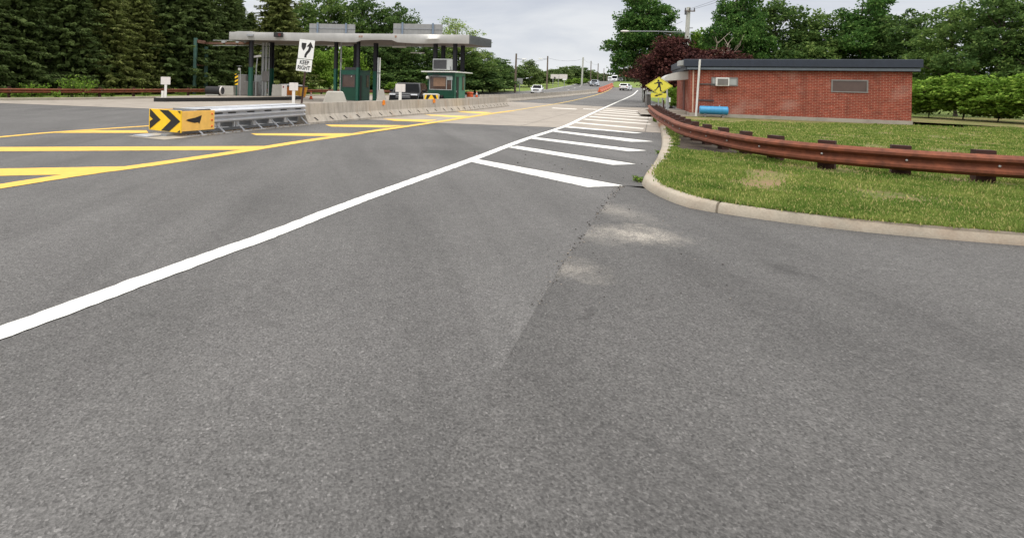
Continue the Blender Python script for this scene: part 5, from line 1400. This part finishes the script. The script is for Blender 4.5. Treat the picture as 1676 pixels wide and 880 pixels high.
def spruce(key, seed, H, Rb, leafm):
    g = np.random.default_rng(seed); rd = random.Random(seed)
    r = thing('spruce', 'spruce', 'tree')
    m = MB(); m.cyl((0, 0, -.2), (0, 0, H), .24, .02, 8)
    Cs, Us, Vs = [], [], []
    z = .5
    while z < H - .25:
        t = z / H; L0 = Rb * (1 - t) ** .75 * (1 - .22 * math.exp(-(t / .05) ** 2))
        nb = 7 if t < .7 else 5
        off = rd.uniform(0, 6.28)
        for k in range(nb):
            an = off + 2 * math.pi * k / nb + rd.gauss(0, .22); L = L0 * rd.uniform(.68, 1.18) + .15
            d = np.array([math.cos(an), math.sin(an), 0.0]); side = np.array([-d[1], d[0], 0.0])
            sag = rd.uniform(.16, .30) * L
            def pt(u): return np.array([0, 0, z]) + np.multiply.outer(u, d) * L + np.multiply.outer(.10 * L * np.sin(u * 2.6) - sag * u ** 1.3 + .16 * L * u ** 4, np.array([0, 0, 1.0]))
            q = pt(np.array([0, .35, .7, 1.0])); m.tube([Vector(x) for x in q], [.045 * (1 - t) + .012, .03 * (1 - t) + .01, .015, .005], 4)
            n = int(30 * L + 14)
            u = g.random(n) ** .75 * .98 + .03; s = g.choice([-1, 1], n) * g.random(n) ** .8
            wid = (.20 + .42 * (1 - u)) * (.45 + .14 * L)
            C = pt(u) + side * (s * wid)[:, None]; hang = g.random(n) * .30 * (.5 + .5 * (1 - t)); C[:, 2] -= hang * g.random(n)
            dirv = unit(d * (.55 + .3 * g.random((n, 1))) + side * (s * .9)[:, None] + np.array([0, 0, -.55]) * g.random((n, 1)) * 1.3 + g.normal(size=(n, 3)) * .15)
            nr = unit(np.cross(dirv, np.cross(np.array([0, 0, 1.0]), dirv)) + g.normal(size=(n, 3)) * .45)
            sz = g.uniform(.22, .48, (n, 1)) * (1 - .25 * t)
            Cs.append(C); Us.append(dirv * sz * .55); Vs.append(unit(np.cross(nr, dirv)) * sz * .20)
        n = 60; q_ = g.random(n); a_ = g.random(n) * 6.283; rr_ = L0 * (.25 + .5 * q_)      # twigs that fill the inside
        C = np.column_stack([rr_ * np.cos(a_), rr_ * np.sin(a_), z + g.normal(size=n) * .2 - .2 * rr_]); U0, V0 = leaf_axes(g, n, .5, .2, .4)
        Cs.append(C); Us.append(U0); Vs.append(V0)
        z += rd.uniform(.24, .36) * (1 if t < .75 else .8)
    m.build('trunk', M['bark_dark'], r, smooth=60)
    o = bpy.data.objects.new('crown', leaf_mesh('crown', np.concatenate(Cs), np.concatenate(Us), np.concatenate(Vs), leafm)); COL.objects.link(o); o.parent = r
    LIB[key] = (r, H)
lf = lambda n, a, b, c=None, t=.25, big=.6: leafmat(n, srgb(*a), srgb(*b), t, srgb(*c) if c else None, big)
L_sp1 = lf('spruce_needles', (80, 98, 56), (102, 118, 66), (118, 132, 80), .42, .5)
L_sp2 = lf('spruce_needles_olive', (98, 110, 58), (120, 128, 70), (138, 140, 86), .42, .5)
L_oak = lf('oak_leaves', (78, 104, 54), (102, 126, 64), (134, 150, 84), .36)
L_oak2 = lf('dark_oak_leaves', (64, 90, 48), (86, 110, 56), (116, 134, 74), .36)
L_light = lf('locust_leaves', (112, 134, 70), (142, 160, 92), (176, 188, 122), .4)
L_bright = lf('bright_leaves', (92, 124, 44), (118, 148, 56), (150, 172, 78), .35)
L_maple = lf('maple_leaves', (58, 92, 44), (84, 118, 56), (120, 146, 78), .34)
L_maroon = lf('maroon_leaves', (62, 38, 38), (82, 50, 46), (112, 76, 66), .2)
L_far2 = lf('far_green_leaves', (78, 100, 58), (98, 118, 66), (122, 136, 84), .3, .2)
L_far = lf('far_leaves', (92, 112, 64), (112, 130, 76), (138, 150, 96), .3, .2)
spruce('sp1', 11, 15.0, 4.1, L_sp1); spruce('sp2', 12, 13.0, 3.9, L_sp2); spruce('sp3', 13, 16.0, 4.4, L_sp1)
make_tree('oak1', 'oak', 21, 14, blobs(1, 15, 4.6, 3.4, 12.4, 2.1), .34, 15000, L_oak, M['bark'], .50)
make_tree('oak2', 'oak', 22, 14, blobs(2, 16, 4.4, 2.2, 12.6, 2.0), .34, 16000, L_oak2, M['bark'], .50)
make_tree('locust', 'locust_tree', 23, 12, blobs(3, 17, 4.4, 4.0, 11.2, 1.4, .5), .26, 8500, L_light, M['bark_grey'], .55, 22, .16, shell=.8)
make_tree('bush', 'leafy_shrub', 24, 5, blobs(4, 10, 1.7, .9, 4.2, 1.05), .22, 8000, L_bright, M['bark'], .32, 26, .06)
make_tree('under', 'undergrowth_bush', 29, 5, blobs(9, 10, 1.5, .7, 4.3, 1.0), .22, 7000, L_oak2, M['bark'], .34, 26, .06)
make_tree('maple', 'maple', 25, 15, blobs(5, 26, 4.2, 3.7, 13.4, 1.6, .8, (-1.0, 0)), .30, 34000, L_maple, M['bark'], .42, 28, .3, shell=.42)
make_tree('maroon', 'maroon_tree', 26, 7.4, blobs(6, 20, 2.6, 1.9, 6.6, 1.25), .22, 24000, L_maroon, M['bark_dark'], .34, 26, .16)
make_tree('far', 'broadleaf_tree', 27, 11, blobs(7, 14, 3.9, 1.2, 9.8, 1.9), .50, 7500, L_far, M['bark'], .6, 20, .2)
make_tree('far2', 'broadleaf_tree', 28, 11, blobs(8, 14, 4.3, 1.0, 9.8, 1.9), .50, 7500, L_far2, M['bark'], .6, 20, .2)
used = set(); rt = random.Random(77)
def tree(key, px, Y, ytop, label, wide=1.0, group=None, z=None, rz=None):
    src, H = LIB[key]
    p = on(px, Y, z); ht = at(px, ytop, Y).z - p.z; s = ht / H
    rz = rt.uniform(0, 6.28) if rz is None else rz
    if key not in used:
        used.add(key); src.location = p; src.rotation_euler.z = rz; src.scale = (s * wide, s * wide, s); src['label'] = label; o = src
    else: o = dup(src, p, rz, label, (s * wide, s * wide, s))
    if group: o['group'] = group
    if 'H' in o: del o['H']
    return o
GS = 'spruces behind the left guardrail'
ordn = ['first', 'second', 'third', 'fourth', 'fifth', 'sixth', 'seventh', 'eighth', 'ninth', 'tenth', 'eleventh', 'twelfth']
row = [(-60, 37.5, -150, 'sp3'), (25, 41.5, -120, 'sp1'), (105, 45, -135, 'sp3'), (172, 47.5, -60, 'sp2'), (222, 51.5, -52, 'sp2'), (282, 55, -110, 'sp1'), (328, 58, -78, 'sp3'), (366, 62, -60, 'sp1')]
for i, (px, Y, yt, k) in enumerate(row):
    tree(k, px, Y, yt, ('olive' if k == 'sp2' else 'dark green') + ' spruce behind the rusty guardrail, %s from the left in the front row' % ordn[i], 1.1, GS)
back = [(-20, 52, -130, 'sp1'), (65, 55, -120, 'sp3'), (140, 58, -110, 'sp1'), (200, 60, -110, 'sp3'), (255, 63, -90, 'sp1'), (312, 67, -80, 'sp3')]
for i, (px, Y, yt, k) in enumerate(back):
    tree(k, px, Y, yt, 'dark spruce filling the gap in the back row, %s from the left' % ordn[i], 1.25, GS)
tree('sp2', 452, 66, -60, 'olive spruce rising above the left part of the canopy', 1.15, GS)
tree('sp1', 408, 74, 22, 'low dark spruce under the gap of sky left of the canopy', 1.7, GS)
tree('sp3', 385, 72, -20, 'dark spruce left of the gap of sky by the canopy', 1.1, GS)
GO = 'tall broadleaf trees behind the canopy'
for i, (px, Y, yt, k, w) in enumerate(((492, 82, -6, 'oak1', 1.0), (540, 84, -22, 'oak1', 1.0), (592, 86, -16, 'oak2', 1.0), (648, 84, 1, 'oak2', .95))):
    tree(k, px, Y, yt, 'tall broadleaf tree behind the canopy, %s of four from the left' % ordn[i], w, GO)
for i, (px, Y, yt, k, w) in enumerate(((470, 74, 62, 'oak2', 1.2), (612, 80, 58, 'oak2', 1.3), (655, 80, 62, 'oak2', 1.3), (698, 82, 66, 'oak2', 1.2))):
    tree(k, px, Y, yt, 'low dense broadleaf tree under the canopy roof, %s of four from the left' % ordn[i], w, 'low trees seen beneath the canopy')
tree('bush', 522, 71, 72, 'bright green shrub seen under the canopy right of the KEEP RIGHT sign', 1.0, 'bright shrubs under the canopy')
tree('bush', 562, 75, 66, 'bright green shrub behind the conduit pole left of the middle booth', 1.1, 'bright shrubs under the canopy')
tree('bush', 645, 72, 132, 'small bright shrub behind the black car', 1.3, 'bright shrubs under the canopy')
tree('bush', 508, 66, 134, 'small bright shrub behind the orange cone by the dumpster', 1.5, 'bright shrubs under the canopy')
for i, (px, Y, yt, k, w) in enumerate(((585, 76, 118, 'under', 2.6), (628, 77, 112, 'under', 2.6), (668, 78, 108, 'under', 2.8), (706, 80, 106, 'under', 2.8), (748, 82, 108, 'under', 2.8), (778, 86, 104, 'under', 2.8), (803, 92, 110, 'under', 2.6), (826, 100, 120, 'under', 2.4))):
    tree(k, px, Y, yt, 'dark undergrowth bush at the foot of the trees, %s of eight from the left' % ordn[i], w, 'undergrowth bushes behind the booths')
tree('locust', 738, 84, 26, 'pale feathery tree rising above the right end of the canopy', 1.15)
tree('oak1', 752, 84, 64, 'broad green tree directly behind the white-roofed booth', 1.5, 'trees right of the booth')
tree('oak1', 790, 90, 80, 'green tree at the edge of the lawn right of the white-roofed booth', 1.45, 'trees right of the booth')
tree('oak2', 815, 97, 92, 'lower green tree where the wood ends left of the tall pole', 1.5, 'trees right of the booth')
tree('bush', 800, 88, 128, 'shrub at the foot of the trees beside the far lawn', 1.6, 'trees right of the booth')
for i, (px, Y, yt, k, w) in enumerate(((836, 122, 104, 'far2', 1.6), (866, 124, 96, 'far', 1.25), (884, 135, 113, 'far2', 1.7), (903, 150, 111, 'far2', 1.7), (921, 170, 107, 'far', 1.5), (936, 178, 105.5, 'far2', 1.7), (951, 185, 109, 'far2', 1.7), (966, 200, 113, 'far', 1.7))):
    tree(k, px, Y, yt, 'far roundish tree beyond the lawn and poles, %s of eight from the left' % ordn[i], w, 'far trees beyond the lawn')
for i, (px, Y, yt) in enumerate(((931, 140, 129), (943, 141, 127), (955, 146, 127))):
    tree('bush', px, Y, yt, 'yellow-green roadside shrub on the hill, %s of three from the left' % ordn[i], 2.0, 'roadside shrubs on the hill')
# right side
tree('maple', 1058, 64, -26, 'big dark green maple left of the street lamp pole', 1.0, rz=0)
tree('maroon', 1099, 46.5, 56, 'large maroon-leaved tree behind the pedestrian sign', 1.12, rz=1.0)
tree('maroon', 1172, 47, 78, 'smaller maroon-leaved tree spreading behind the brick building roof', 1.7, rz=3.1)
tree('bush', 1150, 60, 33, 'yellow-green tree behind the building right of the pale pole', .85)
GR = 'trees behind the brick building'
for i, (px, Y, yt, k, w) in enumerate(((1203, 56, -34, 'maple', .75), (1265, 58, -10, 'oak2', 1.0), (1335, 56, 12, 'oak1', 1.0), (1410, 54, -20, 'maple', .9), (1490, 50, 10, 'oak2', 1.0), (1565, 44, 0, 'oak1', 1.0), (1640, 40, -30, 'oak2', .9), (1730, 38, -20, 'oak1', .9))):
    tree(k, px, Y, yt, 'dark green tree in the row behind the brick building, %s from the left' % ordn[i], w, GR)
for i, (px, Y, yt) in enumerate(((1520, 36, 118), (1575, 34, 112), (1630, 32, 120), (1690, 30, 112))):
    tree('bush', px, Y, yt, 'green shrub beyond the right end of the brick building, %s from the left' % ordn[i], 1.5, 'shrubs beyond the brick building')
tree('bush', 1101, 41.5, 137, 'dense green shrub beside the building door step', .75, z=.1)
# bare dead branches in front of the dark tree at the right
def twigs(name, p, seed, n, ln, up_, label, mt, r0=.06):
    rd = random.Random(seed); m = MB()
    def grow(a, d, L, r, k):
        b = a + d * L; m.tube([a, a.lerp(b, .5) + Vector((rd.gauss(0, .05), rd.gauss(0, .05), rd.gauss(0, .05))) * L, b], [r, r * .8, r * .6], 5)
        if k: 
            for _ in range(rd.choice((2, 3))):
                grow(a.lerp(b, rd.uniform(.5, 1)), (d + Vector((rd.gauss(0, .5), rd.gauss(0, .4), rd.gauss(.1, .4)))).normalized(), L * rd.uniform(.5, .8), r * .6, k - 1)
    for _ in range(n): grow(Vector((0, 0, 0)), (Vector(up_) + Vector((rd.gauss(0, .2), rd.gauss(0, .2), rd.gauss(0, .15)))).normalized(), ln, r0, 3)
    return tag(m.build(name, mt, loc=p), label, 'branch')
tw = twigs('dead_tree', on(1160, 50.5, 0), 4, 1, 2.6, (.25, 0, 1), 'bare grey dead tree in front of the dark tree at the right', M['bark_grey'], .10)
tw['category'] = 'tree'; tw.scale = (1.5, 1.5, 1.45)
tw2 = twigs('dead_tree', on(412, 72, 3.0), 9, 2, 2.4, (-.1, 0, 1), 'thin bare dead treetop in the gap of sky left of the canopy', M['bark_dark'], .06)
tw2.location.z = 0; tw2.scale = (1.2, 1.2, 2.1); tw2['category'] = 'tree'
# far wood on the skyline
g = np.random.default_rng(9); Cs = []
for _ in range(150):
    Y = g.uniform(300, 380); px = g.uniform(890, 1130); p = on(px, Y, 4.0)
    hh = (at(px, 119 + 3 * math.sin(px * .09), Y).z - 4.0) * g.uniform(.75, 1.08)
    n = 170; d = unit(g.normal(size=(n, 3))) * (1 - .4 * g.random((n, 1)))
    Cs.append(d * np.array([4.5, 4.5, hh * .5]) + np.array([p.x, p.y, 4.0 + hh * .52]))
C = np.concatenate(Cs); U, V = leaf_axes(g, len(C), 1.5)
o = bpy.data.objects.new('far_wood', leaf_mesh('far_wood', C, U, V, lf('far_wood_leaves', (62, 78, 50), (84, 96, 62), (104, 112, 76), .2, .05))); COL.objects.link(o)
tag(o, 'distant wood closing the road at the hilltop', 'wood', kind='stuff')

# weeds and bushes along the left guardrail
def weed(name, p, w, hh, n, seed, label, mt, leaf=.10, cat='plant', group=None, spread=None):
    g = np.random.default_rng(seed); rd = random.Random(seed)
    r = thing(name, label, cat, p, 0, group); m = MB(); Cs = []
    for k in range(n):
        x, y = rd.gauss(0, w * .35), rd.gauss(0, w * .25); ht = hh * rd.uniform(.55, 1.05); tx, ty = x + rd.gauss(0, .12 * hh), y + rd.gauss(0, .12 * hh)
        m.tube([(x * .5, y * .5, 0), (x * .8, y * .8, ht * .5), (tx, ty, ht)], [.012, .009, .004], 4)
        c = np.linspace(.15, 1, 26)[:, None]; a = np.array([[x * .5, y * .5, 0.0]]); b = np.array([[tx, ty, ht]])
        Cs.append(a + (b - a) * c + g.normal(size=(26, 3)) * np.array([.10, .10, .05]) * (hh * .6 + .2 if spread is None else spread))
    m.build('stem', M['bark'], r); C = np.concatenate(Cs); U, V = leaf_axes(g, len(C), leaf, .8)
    o = bpy.data.objects.new('foliage', leaf_mesh('foliage', C, U, V, mt)); COL.objects.link(o); o.parent = r
    return r
W_ = 'weeds along the left guardrail'
for i, (px, Y, w, hh, n, d) in enumerate(((118, 38.6, 1.3, 1.55, 26, 'tallest bright bush growing through the rusty guardrail'), (140, 40.0, 1.2, 1.25, 22, 'bright bush just right of the tallest one at the guardrail'),
        (52, 37.4, 1.5, .95, 24, 'low bright bush behind the guardrail near the left edge'), (36, 36.3, .9, .5, 14, 'small weed at the kerb near the left edge'), (96, 37.0, .8, .45, 12, 'small weed at the kerb left of the tallest bush'),
        (181, 41.3, .7, .65, 12, 'small pale weed at the kerb halfway along the guardrail'), (160, 40.2, .9, .5, 12, 'low weed right of the bright bushes'), (240, 45.0, .8, .6, 12, 'weed at the kerb left of the blank white plate'),
        (8, 35.6, 1.0, .4, 12, 'leftmost low weed at the kerb'), (297, 49.6, 1.2, .6, 16, 'weeds left of the green gantry posts'), (330, 53.4, 1.2, .6, 16, 'weeds at the foot of the green gantry posts'))):
    weed('weed', on(px, Y, .12), w, hh, n, 30 + i, d, L_bright, .16 if hh > .6 else .11, group=W_)
for i, (px, py, hh, d) in enumerate(((1049, 298, .10, 'weed tuft in the gutter at the kerb corner'), (1099, 329, .05, 'tiny weed in the kerb joint'), (1081, 252, .09, 'weed tuft in the gutter beside the hatched stripes'), (1076, 200, .22, 'tall grass tuft at the kerb under the guardrail'), (1070, 188, .3, 'tall grass tuft at the end of the guardrail'), (640, 190.2, .1, 'grass tuft at the foot of the near barrier'), (552, 199, .12, 'grass tuft near the left end of the near barrier'))):
    weed('weed', G(px, py), .05 if hh < .06 else .26 if hh < .2 else .7, hh, 12, 60 + i, d, L_light if hh < .06 else L_bright, .018 if hh < .06 else .03 if hh < .2 else .08, group='weeds in the gutters', spread=.045 if hh < .06 else .3)
# grass blades on the near lawn
def inside(x, y, P):
    c = False; j = len(P) - 1
    for i in range(len(P)):
        if (P[i][1] > y) != (P[j][1] > y) and x < (P[j][0] - P[i][0]) * (y - P[i][1]) / (P[j][1] - P[i][1]) + P[i][0]: c = not c
        j = i
    return c
g = np.random.default_rng(4); pts = []
LP = [(p.x, p.y) for p in ki] + [(34, 6), (34, 40), (19, 36)]
n0 = 0
for _ in range(330000):
    d = 5 + 21 * g.random() ** 1.9; a = g.uniform(.50, 1.26); x, y = d * a, d
    if inside(x, y, LP): pts.append((x, y))
pts = np.array(pts)
# bare patches where the soil shows
ph = np.sin(pts[:, 0] * 1.7 + 1.3 * np.sin(pts[:, 1] * 1.1)) * np.sin(pts[:, 1] * 1.9 + np.sin(pts[:, 0] * 2.3))
sp_c = np.array([(p.x, p.y) for p in soil]).mean(0)
SPL = [(p.x, p.y) for p in soil]
keep = (ph + g.normal(size=len(ph)) * .34 < .36) & np.array([not inside(x + g.normal() * .06, y + g.normal() * .08, SPL) for x, y in pts])
pts = pts[keep]
sp_k = np.array([(p.x, p.y) for p in ki if p.y < 20])                 # longer blades leaning out over the kerb
ex = sp_k[g.integers(0, len(sp_k) - 1, 9000)]; ex = ex + g.normal(size=ex.shape) * .05 + np.array([.06, .05])
pts = np.concatenate([pts, ex]); n = len(pts)
C = np.column_stack([pts, np.full(n, ZK)]); hh = g.uniform(.018, .06, n) * (1 + .5 * (np.sin(pts[:, 0] * 3.1) * np.cos(pts[:, 1] * 2.7) > .5)) * (1 + pts[:, 1] * .015)
hh[-9000:] *= g.uniform(.5, 1.3, 9000)
U = np.column_stack([g.normal(size=n) * .35, g.normal(size=n) * .35, np.ones(n)]); U = unit(U) * hh[:, None] * .5; C[:, 2] += hh * .42
V = unit(np.column_stack([g.normal(size=n), g.normal(size=n), np.zeros(n)])) * (.0028 + .0007 * pts[:, 1])[:, None]
o = bpy.data.objects.new('lawn_grass', leaf_mesh('lawn_grass', C, U, V, leafmat('grass_blades', srgb(86, 118, 46), srgb(138, 152, 78), .45, srgb(184, 168, 116), 1.3))); COL.objects.link(o)
tag(o, 'short patchy grass on the lawn behind the kerb', 'grass', kind='stuff')
